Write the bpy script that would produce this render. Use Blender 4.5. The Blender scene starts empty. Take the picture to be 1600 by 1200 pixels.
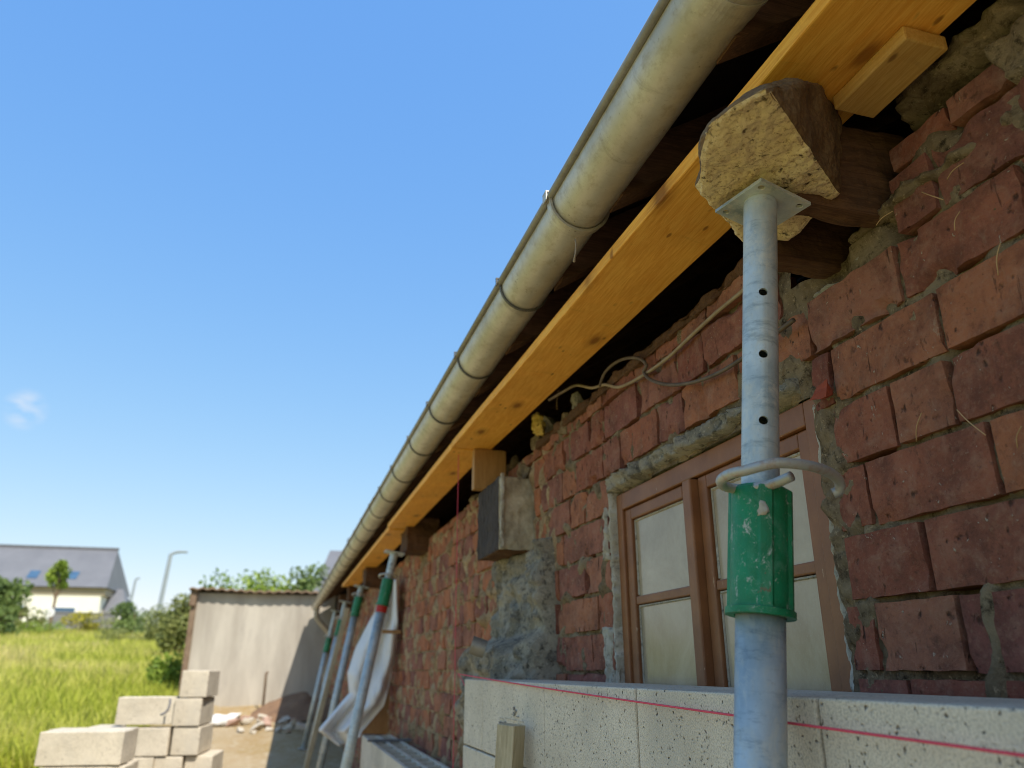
import bpy, bmesh, math, random
import numpy as np
from mathutils import Vector, Matrix, noise as mn

R = math.radians
S = bpy.context.scene
COL = S.collection

# ------------------------------------------------------------------ camera
F, PITCH, YAW = 1204.0, R(20.3), R(16.1)
cam_d = bpy.data.cameras.new('camera'); cam = bpy.data.objects.new('camera', cam_d); COL.objects.link(cam)
cam_d.sensor_width = 36.0; cam_d.lens = F / 1600 * 36
cam.rotation_euler = (R(90) + PITCH, 0, -YAW)
cam_d.clip_start = 0.02; cam_d.clip_end = 2000
cam_d.dof.use_dof = True; cam_d.dof.focus_distance = 1.3; cam_d.dof.aperture_fstop = 4.0
S.camera = cam

# ------------------------------------------------------------------ sky, sun, exposure
SUN = Vector((0.24, -0.66, 1.0)).normalized()
w = bpy.data.worlds.new('World'); S.world = w; w.use_nodes = True
wn = w.node_tree.nodes; wl = w.node_tree.links
bg = wn['Background']; bg.inputs['Strength'].default_value = 0.15
sky = wn.new('ShaderNodeTexSky'); sky.sky_type = 'NISHITA'; sky.sun_disc = False
sky.sun_elevation = math.asin(SUN.z); sky.sun_rotation = math.atan2(SUN.x, SUN.y)
sky.altitude = 100; sky.air_density = 1.0; sky.dust_density = 0.6; sky.ozone_density = 1.6
sp_ = wn.new('ShaderNodeSeparateColor'); cb_ = wn.new('ShaderNodeCombineColor'); wl.new(sky.outputs[0], sp_.inputs[0])
EXPO = 0.95; KS = 0.15 * 2 ** EXPO
for i, (ref, out, g) in enumerate(((0.22, 0.172, 0.92), (0.366, 0.415, 0.57), (0.672, 0.885, 0.17))):   # clear-air colour balance of the sky
    a_ = wn.new('ShaderNodeMath'); a_.operation = 'MULTIPLY'; a_.inputs[1].default_value = 0.252 / ref
    b_ = wn.new('ShaderNodeMath'); b_.operation = 'POWER'; b_.inputs[1].default_value = g
    c_ = wn.new('ShaderNodeMath'); c_.operation = 'MULTIPLY'; c_.inputs[1].default_value = out / KS
    wl.new(sp_.outputs[i], a_.inputs[0]); wl.new(a_.outputs[0], b_.inputs[0]); wl.new(b_.outputs[0], c_.inputs[0]); wl.new(c_.outputs[0], cb_.inputs[i])
# a faint wisp of cloud low on the left
tc_ = wn.new('ShaderNodeTexCoord'); nz_ = wn.new('ShaderNodeTexNoise'); nz_.inputs['Scale'].default_value = 26; nz_.inputs['Detail'].default_value = 7
mp_ = wn.new('ShaderNodeMapping'); mp_.inputs['Scale'].default_value = (1, 1, 2.4); wl.new(tc_.outputs['Generated'], mp_.inputs[0]); wl.new(mp_.outputs[0], nz_.inputs[0])
last = cb_.outputs[0]
def cloud(dirn, rad, amt, last):
    d_ = wn.new('ShaderNodeVectorMath'); d_.operation = 'DISTANCE'; d_.inputs[1].default_value = dirn; wl.new(tc_.outputs['Generated'], d_.inputs[0])
    m_ = wn.new('ShaderNodeMapRange'); m_.interpolation_type = 'SMOOTHSTEP'; m_.inputs[1].default_value = rad; m_.inputs[2].default_value = rad*0.15; wl.new(d_.outputs['Value'], m_.inputs[0])
    r_ = wn.new('ShaderNodeMapRange'); r_.inputs[1].default_value = 0.40; r_.inputs[2].default_value = 0.62; wl.new(nz_.outputs[0], r_.inputs[0])
    x_ = wn.new('ShaderNodeMath'); x_.operation = 'MULTIPLY'; wl.new(m_.outputs[0], x_.inputs[0]); wl.new(r_.outputs[0], x_.inputs[1])
    y_ = wn.new('ShaderNodeMath'); y_.operation = 'MULTIPLY'; y_.inputs[1].default_value = amt; wl.new(x_.outputs[0], y_.inputs[0])
    z_ = wn.new('ShaderNodeMix'); z_.data_type = 'RGBA'; wl.new(y_.outputs[0], z_.inputs[0]); wl.new(last, z_.inputs[6]); z_.inputs[7].default_value = (0.80/KS, 0.86/KS, 0.95/KS, 1)
    return z_.outputs[2]
last = cloud((-0.2905, 0.919, 0.267), 0.026, 0.9, last)
wl.new(last, bg.inputs['Color'])
sl = bpy.data.lights.new('sun', 'SUN'); sl.energy = 3.3; sl.angle = R(0.5); sl.color = (1.0, 0.93, 0.82)
so = bpy.data.objects.new('sun', sl); COL.objects.link(so); so.rotation_mode = 'QUATERNION'
so.rotation_quaternion = SUN.to_track_quat('Z', 'Y'); so.location = SUN * 60
S.view_settings.view_transform = 'Standard'; S.view_settings.look = 'None'
S.view_settings.exposure = EXPO; S.view_settings.gamma = 1.0
S.cycles.filter_width = 0.9

# ------------------------------------------------------------------ helpers
def U(px, py, X=None, y=None, z=None, d=None):
    """point of the photograph put on a real plane of the place"""
    r = (px - 800) / F; u = -(py - 600) / F
    cp, sp, cy, sy = math.cos(PITCH), math.sin(PITCH), math.cos(YAW), math.sin(YAW)
    up = u * cp + sp; fw = cp - u * sp
    v = Vector((r * cy + fw * sy, fw * cy - r * sy, up))
    if X is not None: t = X / v.x
    elif y is not None: t = y / v.y
    elif z is not None: t = z / v.z
    else: t = d
    return v * t

def N(x, y, z, s=1.0): return mn.noise(Vector((x * s, y * s, z * s)))
def FB(x, y, z, s=1.0, o=4): return mn.fractal(Vector((x * s, y * s, z * s)), 1.0, 2.0, o)

class MB:
    def __init__(self): self.v = []; self.f = []; self.a = []; self.mi = []
    def add(self, v, f, a=0.0, mi=0):
        o = len(self.v); self.v += [tuple(p) for p in v]
        self.f += [tuple(i + o for i in q) for q in f]
        self.a += [a] * len(v) if not hasattr(a, '__len__') else list(a)
        self.mi += [mi] * len(f)
    def box(self, x0, x1, y0, y1, z0, z1, a=0.0, M=None, mi=0):
        v = [Vector(p) for p in ((x0,y0,z0),(x1,y0,z0),(x1,y1,z0),(x0,y1,z0),(x0,y0,z1),(x1,y0,z1),(x1,y1,z1),(x0,y1,z1))]
        if M: v = [M @ p for p in v]
        self.add(v, [(3,2,1,0),(4,5,6,7),(0,1,5,4),(1,2,6,5),(2,3,7,6),(3,0,4,7)], a, mi)
    def tube(self, pts, r, n=12, caps=True, a=0.0, mi=0):
        pts = [Vector(p) for p in pts]; k = len(pts)
        rr = r if hasattr(r, '__len__') else [r] * k
        T = []
        for i in range(k):
            t = pts[min(i+1,k-1)] - pts[max(i-1,0)]; T.append(t.normalized())
        up = Vector((0,0,1)) if abs(T[0].z) < 0.9 else Vector((1,0,0))
        n0 = T[0].cross(up).normalized(); v = []
        for i in range(k):
            n0 = (n0 - T[i] * n0.dot(T[i])).normalized(); b = T[i].cross(n0)
            for j in range(n):
                q = 2 * math.pi * j / n
                v.append(pts[i] + (n0 * math.cos(q) + b * math.sin(q)) * rr[i])
        f = [(i*n+j, i*n+(j+1)%n, (i+1)*n+(j+1)%n, (i+1)*n+j) for i in range(k-1) for j in range(n)]
        if caps: f += [tuple(range(n-1,-1,-1)), tuple((k-1)*n+j for j in range(n))]
        self.add(v, f, a, mi)
    def grid(self, nu, nv, fn, a=0.0, mi=0):
        v = [fn(i / (nu-1), j / (nv-1)) for j in range(nv) for i in range(nu)]
        self.add(v, [(j*nu+i, j*nu+i+1, (j+1)*nu+i+1, (j+1)*nu+i) for j in range(nv-1) for i in range(nu-1)], a, mi)
    def build(self, name, mat, parent=None, smooth=False, bevel=0.0, loc=None):
        me = bpy.data.meshes.new(name); me.from_pydata(self.v, [], self.f)
        at = me.attributes.new('v', 'FLOAT', 'POINT'); at.data.foreach_set('value', np.array(self.a, dtype=np.float32))
        mats = mat if isinstance(mat, (list, tuple)) else [mat]
        for m in mats: me.materials.append(m)
        me.polygons.foreach_set('material_index', np.array(self.mi, dtype=np.int32))
        if smooth: me.polygons.foreach_set('use_smooth', np.ones(len(me.polygons), dtype=bool))
        me.update()
        o = bpy.data.objects.new(name, me); COL.objects.link(o)
        if parent: o.parent = parent
        if loc: o.location = loc
        if bevel:
            b = o.modifiers.new('bevel', 'BEVEL'); b.width = bevel; b.segments = 2; b.limit_method = 'ANGLE'; b.angle_limit = R(40)
        return o

def tag(o, label=None, cat=None, group=None, kind=None):
    if label: o['label'] = label
    if cat: o['category'] = cat
    if group: o['group'] = group
    if kind: o['kind'] = kind
    return o

def empty(name, loc, label, cat, group=None, rot=None):
    o = bpy.data.objects.new(name, None); COL.objects.link(o); o.location = loc; o.empty_display_size = 0.1
    if rot: o.rotation_euler = rot
    return tag(o, label, cat, group)

def copy_tree(o, parent=None):
    c = o.copy(); COL.objects.link(c)
    if parent: c.parent = parent
    for ch in [k for k in COL.objects if k.parent == o]: copy_tree(ch, c)
    return c

def hull_lump(pts, cuts, amp, scale, seed=0, bev=0.0, classify=None):
    """convex piece with a weathered surface"""
    bm = bmesh.new()
    for p in pts: bm.verts.new(p)
    bmesh.ops.convex_hull(bm, input=bm.verts[:])
    bmesh.ops.delete(bm, geom=[v for v in bm.verts if not v.link_faces], context='VERTS')
    bmesh.ops.dissolve_limit(bm, angle_limit=R(4), verts=bm.verts[:], edges=bm.edges[:])
    if bev: bmesh.ops.bevel(bm, geom=bm.edges[:], offset=bev, segments=2, affect='EDGES', profile=0.5)
    bmesh.ops.triangulate(bm, faces=bm.faces[:])
    bm.normal_update()
    if classify:
        for f in bm.faces: f.material_index = classify(f.normal)
    for it in range(cuts):
        L = sorted(e.calc_length() for e in bm.edges)
        th = L[int(len(L) * 0.55)]
        bmesh.ops.subdivide_edges(bm, edges=[e for e in bm.edges if e.calc_length() >= th], cuts=1)
        bmesh.ops.triangulate(bm, faces=[f for f in bm.faces if len(f.verts) > 3])
    bm.normal_update()
    for v in bm.verts:
        p = v.co; d = FB(p.x + seed * 3.1, p.y + seed, p.z, scale, 4) * amp
        v.co = p + v.normal * d
    mb = MB()
    bm.verts.index_update()
    mb.add([v.co.copy() for v in bm.verts], [[v.index for v in f.verts] for f in bm.faces])
    mb.mi = [f.material_index for f in bm.faces]
    bm.free(); return mb

def smooth_path(P, s=6):
    Q = []
    for i in range(len(P)-1):
        p0, p1, p2, p3 = P[max(i-1,0)], P[i], P[i+1], P[min(i+2,len(P)-1)]
        for k in range(s):
            t = k/s; Q.append(0.5*((2*p1)+(p2-p0)*t+(2*p0-5*p1+4*p2-p3)*t*t+(3*p1-p0-3*p2+p3)*t**3))
    return Q + [P[-1]]

# ------------------------------------------------------------------ materials
class NT:
    def __init__(self, name):
        self.m = bpy.data.materials.new(name); self.m.use_nodes = True
        self.t = self.m.node_tree; self.b = self.t.nodes['Principled BSDF']
    def n(self, t, **k):
        x = self.t.nodes.new(t)
        for a, b in k.items(): setattr(x, a, b)
        return x
    def L(self, a, b): self.t.links.new(a, b)
    def co(self, scale=(1,1,1), gen='Object'):
        c = self.n('ShaderNodeTexCoord'); m = self.n('ShaderNodeMapping'); m.inputs['Scale'].default_value = scale
        self.L(c.outputs[gen], m.inputs['Vector']); return m.outputs[0]
    def warp(self, amt, sc, scale=(1,1,1)):
        c = self.co(scale); x = self.n('ShaderNodeTexNoise'); x.inputs['Scale'].default_value = sc; x.inputs['Detail'].default_value = 5
        self.L(c, x.inputs['Vector']); m = self.n('ShaderNodeVectorMath', operation='MULTIPLY_ADD'); m.inputs[1].default_value = (amt, amt, amt)
        self.L(x.outputs['Color'], m.inputs[0]); self.L(c, m.inputs[2]); return m.outputs[0]
    def noise(self, scale, detail=6, rough=0.6, co=None, dist=0.0):
        x = self.n('ShaderNodeTexNoise'); x.inputs['Scale'].default_value = scale; x.inputs['Detail'].default_value = detail
        x.inputs['Roughness'].default_value = rough; x.inputs['Distortion'].default_value = dist
        self.L(co if co else self.co(), x.inputs['Vector']); return x.outputs['Fac']
    def voro(self, scale, co=None, feat='F1', rnd=1.0):
        x = self.n('ShaderNodeTexVoronoi'); x.feature = feat; x.inputs['Scale'].default_value = scale; x.inputs['Randomness'].default_value = rnd
        self.L(co if co else self.co(), x.inputs['Vector']); return x
    def attr(self, name='v'):
        x = self.n('ShaderNodeAttribute'); x.attribute_name = name; return x.outputs['Fac']
    def ramp(self, fac, stops, interp='LINEAR'):
        x = self.n('ShaderNodeValToRGB'); x.color_ramp.interpolation = interp; e = x.color_ramp.elements
        while len(e) < len(stops): e.new(0.5)
        for i, (p, c) in enumerate(stops):
            e[i].position = p; e[i].color = tuple(c) + (1,) if hasattr(c, '__len__') else (c, c, c, 1)
        self.L(fac, x.inputs[0]); return x.outputs[0]
    def mix(self, fac, a, b, mode='MIX'):
        x = self.n('ShaderNodeMix', data_type='RGBA', blend_type=mode)
        for s, v in ((x.inputs[0], fac), (x.inputs[6], a), (x.inputs[7], b)):
            if hasattr(v, 'is_output'): self.L(v, s)
            elif hasattr(v, '__len__'): s.default_value = tuple(v) + (1,)
            else: s.default_value = v
        return x.outputs[2]
    def math(self, op, a, b=0.0, c=None):
        x = self.n('ShaderNodeMath', operation=op)
        for s, v in zip(x.inputs, (a, b, c)):
            if v is None: continue
            if hasattr(v, 'is_output'): self.L(v, s)
            else: s.default_value = v
        return x.outputs[0]
    def bump(self, h, strength=0.5, dist=0.01, nrm=None):
        x = self.n('ShaderNodeBump'); x.inputs['Strength'].default_value = strength; x.inputs['Distance'].default_value = dist
        self.L(h, x.inputs['Height'])
        if nrm: self.L(nrm, x.inputs['Normal'])
        return x.outputs[0]
    def out(self, color=None, rough=0.8, metal=0.0, nrm=None, spec=0.3):
        b = self.b
        for s, v in (('Base Color', color), ('Roughness', rough), ('Metallic', metal), ('Normal', nrm), ('Specular IOR Level', spec)):
            if v is None: continue
            if hasattr(v, 'is_output'): self.L(v, b.inputs[s])
            elif hasattr(v, '__len__'): b.inputs[s].default_value = tuple(v) + (1,)
            else: b.inputs[s].default_value = v
        return self.m

def m_simple(name, c1, c2, scale=8, bs=60, bd=0.003, rough=0.85, metal=0.0, stretch=(1,1,1), strength=0.6):
    t = NT(name); co = t.co(stretch)
    n1 = t.noise(scale, 8, 0.65, co); n2 = t.noise(bs, 6, 0.6, co)
    c = t.mix(t.ramp(n1, [(0.35, 0.0), (0.65, 1.0)]), c1, c2)
    return t.out(c, rough, metal, t.bump(n2, strength, bd))

def m_brick():
    t = NT('old_brick'); a = t.attr()
    base = t.ramp(a, [(0.0, (0.22,0.070,0.048)), (0.17, (0.33,0.120,0.068)), (0.32, (0.26,0.096,0.074)), (0.48, (0.35,0.148,0.090)), (0.62, (0.40,0.152,0.074)), (0.82, (0.45,0.165,0.075)), (1.0, (0.34,0.125,0.085))])
    big = t.noise(7, 10, 0.75, None, 0.3); mid = t.noise(24, 10, 0.75, None, 0.4); sm = t.noise(110, 8, 0.75); gou = t.noise(30, 5, 0.6, t.co((1, 1.7, 0.32)), 0.5)
    c = t.mix(t.ramp(big, [(0.44, 0.0), (0.64, 0.8)]), base, (0.12,0.048,0.036))
    lime = t.noise(8.5, 10, 0.8, t.co((1, 0.8, 1.2)), 0.8)
    c = t.mix(t.ramp(mid, [(0.50, 0.0), (0.68, 0.5)]), c, (0.38,0.22,0.15))
    c = t.mix(t.ramp(mid, [(0.30, 0.85), (0.43, 0.0)]), c, (0.085,0.042,0.028))
    c = t.mix(t.ramp(sm, [(0.54, 0.0), (0.70, 0.42)]), c, (0.42,0.27,0.17))
    c = t.mix(t.ramp(sm, [(0.32, 0.6), (0.43, 0.0)]), c, (0.06,0.03,0.022))
    du = t.noise(12, 10, 0.8, t.co((1, 1, 0.6)), 0.6)
    c = t.mix(t.ramp(du, [(0.58, 0.0), (0.70, 0.55)]), c, (0.29,0.19,0.12))
    c = t.mix(t.ramp(lime, [(0.64, 0.0), (0.71, 0.65)]), c, (0.46,0.38,0.27))
    gm = t.ramp(gou, [(0.27, 1.0), (0.35, 0.0)])
    c = t.mix(gm, c, (0.045,0.025,0.018))
    pits = t.ramp(t.voro(58, t.warp(0.03, 50, (1,1,0.7))).outputs['Distance'], [(0.10, 1.0), (0.30, 0.0)])
    pk = t.math('MULTIPLY', pits, t.ramp(t.noise(26, 4, 0.6), [(0.50, 0.0), (0.58, 1.0)]))
    c = t.mix(t.math('MULTIPLY', pk, 0.85), c, (0.045,0.024,0.016))
    gr = t.ramp(t.voro(75, t.warp(0.03, 60, (1,1.2,1))).outputs['Distance'], [(0.08, 1.0), (0.2, 0.0)])
    gk = t.math('MULTIPLY', gr, t.ramp(t.noise(21, 4, 0.6), [(0.54, 0.0), (0.60, 0.9)]))
    c = t.mix(gk, c, (0.55,0.45,0.34))
    h = t.math('ADD', t.math('MULTIPLY', sm, 0.32), t.math('MULTIPLY', mid, 0.8))
    h = t.math('SUBTRACT', h, t.math('MULTIPLY', gm, 0.5)); h = t.math('SUBTRACT', h, t.math('MULTIPLY', pk, 0.4)); h = t.math('ADD', h, t.math('MULTIPLY', gk, 0.3))
    return t.out(c, 0.92, 0, t.bump(h, 1.0, 0.009), 0.2)

def m_mortar(name, ca, cb, cc, bd=0.008):
    t = NT(name); n1 = t.noise(7, 8, 0.7); n2 = t.noise(45, 10, 0.75); n3 = t.noise(19, 6, 0.7, None, 0.5)
    c = t.mix(t.ramp(n1, [(0.4, 0.0), (0.6, 1.0)]), ca, cb)
    c = t.mix(t.ramp(n3, [(0.52, 0.0), (0.66, 0.9)]), c, cc)
    c = t.mix(t.ramp(n2, [(0.34, 0.9), (0.47, 0.0)]), c, tuple(q*0.22 for q in cc))
    n4 = t.noise(130, 6, 0.7); c = t.mix(t.ramp(n4, [(0.58, 0.0), (0.68, 0.7)]), c, tuple(min(0.7, q*1.6) for q in cb))
    return t.out(c, 0.95, 0, t.bump(t.math('ADD', t.math('ADD', n2, n3), t.math('MULTIPLY', n4, 0.4)), 1.0, bd), 0.1)

def m_block(name, k):
    t = NT(name); n1 = t.noise(5, 6, 0.6); n2 = t.noise(120, 6, 0.7); n3 = t.noise(350, 4, 0.6)
    c = t.mix(t.ramp(n1, [(0.35, 0.0), (0.65, 1.0)]), tuple(q*k for q in (0.58,0.51,0.395)), tuple(q*k for q in (0.72,0.64,0.505)))
    c = t.mix(t.ramp(n3, [(0.38, 0.6), (0.55, 0.0)]), c, tuple(q*k for q in (0.32,0.285,0.225)))
    st = t.noise(3.2, 8, 0.7, t.co((1,1,0.5)), 0.5); c = t.mix(t.ramp(st, [(0.5, 0.0), (0.68, 0.4)]), c, tuple(q*k for q in (0.40,0.375,0.325)))
    v = t.voro(105, t.warp(0.02, 70)); pore = t.ramp(v.outputs['Distance'], [(0.12, 1.0), (0.28, 0.0)])
    pm = t.math('MULTIPLY', pore, t.ramp(t.noise(33, 4, 0.7), [(0.46, 0.0), (0.56, 0.9)]))
    c = t.mix(pm, c, (0.085,0.07,0.055))
    v2 = t.voro(85, t.warp(0.02, 60, (1.0,1.13,0.9))); ch = t.ramp(v2.outputs['Distance'], [(0.1, 1.0), (0.2, 0.0)])
    cm = t.math('MULTIPLY', ch, t.ramp(t.noise(50, 3), [(0.56, 0.0), (0.62, 0.8)]))
    c = t.mix(cm, c, (0.68,0.6,0.47))
    h = t.math('SUBTRACT', t.math('MULTIPLY', n3, 0.4), pm)
    return t.out(c, 0.92, 0, t.bump(h, 0.9, 0.004), 0.2)

def m_wood(name, ca, cb, knots=True, axis='y', dark=(0.16,0.06,0.015), sc=1.0, rough=0.6, stain=0.0):
    t = NT(name)
    st = {'y': (1.0, 0.06, 1.0), 'z': (1.0, 1.0, 0.06), 'x': (0.06, 1.0, 1.0)}[axis]
    k2 = {'y': (1.0, 0.45, 0.0), 'z': (1.0, 1.0, 0.4), 'x': (0.4, 1.0, 1.0)}[axis]
    gr = t.noise(120 * sc, 6, 0.65, t.co(st), 1.5); fi = t.noise(300 * sc, 4, 0.6, t.co(st)); bl = t.noise(4, 6, 0.6)
    c = t.mix(t.ramp(gr, [(0.40, 0.0), (0.60, 1.0)]), ca, cb)
    c = t.mix(t.ramp(bl, [(0.4, 0.0), (0.75, 0.45)]), c, tuple(q * 0.62 for q in ca))
    if knots:
        v = t.voro(5.0 * sc, t.co(k2)); v.voronoi_dimensions = '2D' if axis == 'y' else '3D'; km = t.ramp(t.math('ADD', v.outputs['Distance'], t.math('MULTIPLY', gr, 0.05)), [(0.062, 0.8), (0.10, 0.3), (0.18, 0.0)])
        c = t.mix(km, c, dark)
        v = t.voro(19 * sc, t.co(k2)); v.voronoi_dimensions = '2D' if axis == 'y' else '3D'; km2 = t.math('MULTIPLY', t.ramp(v.outputs['Distance'], [(0.05, 1.0), (0.1, 0.0)]), t.ramp(t.noise(6, 2), [(0.55, 0.0), (0.60, 0.7)]))
        c = t.mix(km2, c, dark)
    if axis == 'y' and knots:
        sc_ = t.noise(9, 8, 0.75, t.co((0.6, 2.2, 0.6)), 0.8); c = t.mix(t.ramp(sc_, [(0.58, 0.0), (0.70, 0.30)]), c, tuple(q*0.42 for q in ca))
    if stain:
        sn = t.noise(14, 8, 0.7, t.co(k2), 0.5); c = t.mix(t.ramp(sn, [(0.5, 0.0), (0.66, stain)]), c, (0.06,0.035,0.02))
    return t.out(c, rough, 0, t.bump(t.math('ADD', gr, t.math('MULTIPLY', fi, 0.4)), 0.35, 0.002), 0.3)

def m_galv(name, ca, cb, cc, metal=0.55, rough=0.48, stretch=(1,1,1), rings=False, drips=False):
    t = NT(name); co = t.co(stretch)
    n1 = t.noise(7, 8, 0.65, co); n2 = t.noise(38, 8, 0.7, co); n3 = t.noise(160, 4, 0.6)
    c = t.mix(t.ramp(n1, [(0.35, 0.0), (0.65, 1.0)]), ca, cb)
    c = t.mix(t.ramp(n2, [(0.5, 0.0), (0.72, 0.7)]), c, cc)
    c = t.mix(t.ramp(n3, [(0.62, 0.0), (0.75, 0.4)]), c, (0.2,0.17,0.13))
    if drips:
        dr = t.noise(9, 9, 0.8, t.co((0.5, 1.6, 0.5)), 0.6); c = t.mix(t.ramp(dr, [(0.54, 0.0), (0.70, 0.55)]), c, (0.20,0.17,0.12))
        sp = t.ramp(t.voro(70, t.warp(0.02, 60)).outputs['Distance'], [(0.08, 0.8), (0.2, 0.0)]); c = t.mix(t.math('MULTIPLY', sp, t.ramp(t.noise(12, 4, 0.7), [(0.52, 0.0), (0.6, 1.0)])), c, (0.10,0.08,0.055))
        sp2 = t.ramp(t.noise(48, 8, 0.8), [(0.56, 0.0), (0.68, 0.5)]); c = t.mix(sp2, c, (0.66,0.60,0.46))
    if rings:
        rg = t.noise(24, 8, 0.75, t.co((0.7, 0.7, 3.2))); c = t.mix(t.ramp(rg, [(0.52, 0.0), (0.66, 0.6)]), c, (0.16,0.20,0.21))
        bl = t.noise(22, 8, 0.8, t.co((1, 1, 0.8)), 0.5); c = t.mix(t.ramp(bl, [(0.52, 0.0), (0.64, 0.8)]), c, (0.62,0.60,0.50))
    r = t.math('ADD', t.math('MULTIPLY', n2, 0.25), rough - 0.12)
    return t.out(c, r, metal, t.bump(t.math('ADD', n2, t.math('MULTIPLY', n3, 0.3)), 0.15, 0.002), 0.5)

def m_green():
    t = NT('green_collar_paint'); n1 = t.noise(55, 10, 0.8, t.co((1,1,0.6)), 0.5); n2 = t.noise(14, 6, 0.6); n3 = t.noise(160, 6, 0.75); n4 = t.noise(26, 8, 0.75, t.co((1,1,0.5)), 0.6)
    c = t.mix(t.ramp(n2, [(0.4, 0.0), (0.65, 1.0)]), (0.0,0.13,0.042), (0.0,0.215,0.088))
    c = t.mix(t.ramp(n4, [(0.52, 0.0), (0.68, 0.55)]), c, (0.13,0.30,0.20))
    ch = t.ramp(n1, [(0.57, 0.0), (0.63, 1.0)])
    c = t.mix(ch, c, (0.40,0.43,0.36))
    c = t.mix(t.ramp(n3, [(0.60, 0.0), (0.70, 0.6)]), c, (0.42,0.42,0.34))
    c = t.mix(t.ramp(t.noise(34, 7, 0.75), [(0.62, 0.0), (0.67, 0.9)]), c, (0.17,0.10,0.055))
    return t.out(c, t.math('ADD', t.math('MULTIPLY', n3, 0.35), 0.28), 0, t.bump(t.math('ADD', n1, t.math('MULTIPLY', n3, 0.4)), 0.55, 0.003), 0.45)

def m_frame():
    t = NT('brown_window_paint'); n1 = t.noise(60, 8, 0.75, t.co((1,1,0.3))); n2 = t.noise(10, 6)
    c = t.mix(t.ramp(n2, [(0.35, 0.0), (0.65, 1.0)]), (0.195,0.073,0.026), (0.27,0.108,0.038))
    c = t.mix(t.ramp(n1, [(0.63, 0.0), (0.68, 0.9)]), c, (0.5,0.33,0.2))
    c = t.mix(t.ramp(n1, [(0.28, 0.8), (0.33, 0.0)]), c, (0.1,0.05,0.03))
    return t.out(c, 0.5, 0, t.bump(n1, 0.3, 0.002), 0.4)

def m_glass():
    t = NT('dusty_window_glass'); n1 = t.noise(5, 8, 0.7, None, 0.4); n2 = t.noise(220, 5, 0.75); n3 = t.noise(2.5, 3); n4 = t.noise(22, 8, 0.75, t.co((1,1,0.4)))
    c = t.mix(t.ramp(n1, [(0.35, 0.0), (0.65, 1.0)]), (0.32,0.245,0.15), (0.46,0.37,0.25))
    c = t.mix(t.ramp(n4, [(0.5, 0.0), (0.7, 0.5)]), c, (0.44,0.36,0.24))
    c = t.mix(t.ramp(n2, [(0.55, 0.0), (0.72, 0.5)]), c, (0.42,0.38,0.30))
    return t.out(c, t.math('ADD', t.math('MULTIPLY', n4, 0.25), 0.05), 0, t.bump(n3, 0.1, 0.01), 0.4)

def m_leaf(name, dk, lt, tr=0.25):
    t = NT(name); a = t.attr()
    c = t.ramp(a, [(0.0, dk), (0.6, tuple((p+q)/2 for p, q in zip(dk, lt))), (1.0, lt)])
    t.out(c, 0.6, 0, None, 0.3)
    tl = t.n('ShaderNodeBsdfTranslucent'); t.L(c, tl.inputs['Color'])
    ms = t.n('ShaderNodeMixShader'); ms.inputs[0].default_value = tr
    t.L(t.b.outputs[0], ms.inputs[1]); t.L(tl.outputs[0], ms.inputs[2])
    t.L(ms.outputs[0], t.t.nodes['Material Output'].inputs['Surface'])
    return t.m

def m_shed():
    t = NT('streaked_render'); s1 = t.noise(2.2, 6, 0.6, t.co((1,1,0.18)), 0.3); s2 = t.noise(9, 8, 0.7, t.co((1,1,0.3)))
    c = t.mix(t.ramp(s1, [(0.36, 0.0), (0.64, 1.0)]), (0.36,0.325,0.275), (0.51,0.47,0.40))
    c = t.mix(t.ramp(s2, [(0.5, 0.0), (0.75, 0.5)]), c, (0.33,0.30,0.265))
    return t.out(c, 0.95, 0, t.bump(s2, 0.3, 0.01), 0.1)

def m_ground():
    t = NT('dry_earth'); n1 = t.noise(0.9, 8, 0.7); n2 = t.noise(14, 8, 0.75); n3 = t.noise(3.2, 6, 0.7)
    c = t.mix(t.ramp(n1, [(0.4, 0.0), (0.62, 1.0)]), (0.40,0.31,0.19), (0.33,0.235,0.11))
    c = t.mix(t.ramp(n2, [(0.5, 0.0), (0.68, 0.7)]), c, (0.52,0.46,0.36))
    c = t.mix(t.ramp(n3, [(0.5, 0.0), (0.7, 0.5)]), c, (0.30,0.19,0.075))
    ca = t.n('ShaderNodeTexCoord'); sx = t.n('ShaderNodeSeparateXYZ'); t.L(ca.outputs['Object'], sx.inputs[0])
    e = t.math('ADD', sx.outputs[0], t.math('MULTIPLY', n1, 1.6))
    gm = t.ramp(t.math('MULTIPLY_ADD', e, -0.6, -0.25), [(0.0, 0.0), (0.5, 1.0)])
    far = t.ramp(t.math('MULTIPLY_ADD', sx.outputs[1], 0.2, -3.4), [(0.0, 0.0), (1.0, 1.0)])
    gm = t.math('MAXIMUM', gm, far)
    g = t.mix(t.ramp(n3, [(0.4, 0.0), (0.6, 1.0)]), (0.20,0.23,0.04), (0.36,0.31,0.09))
    c = t.mix(gm, c, g)
    return t.out(c, 0.95, 0, t.bump(n2, 0.8, 0.03), 0.1)

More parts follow.
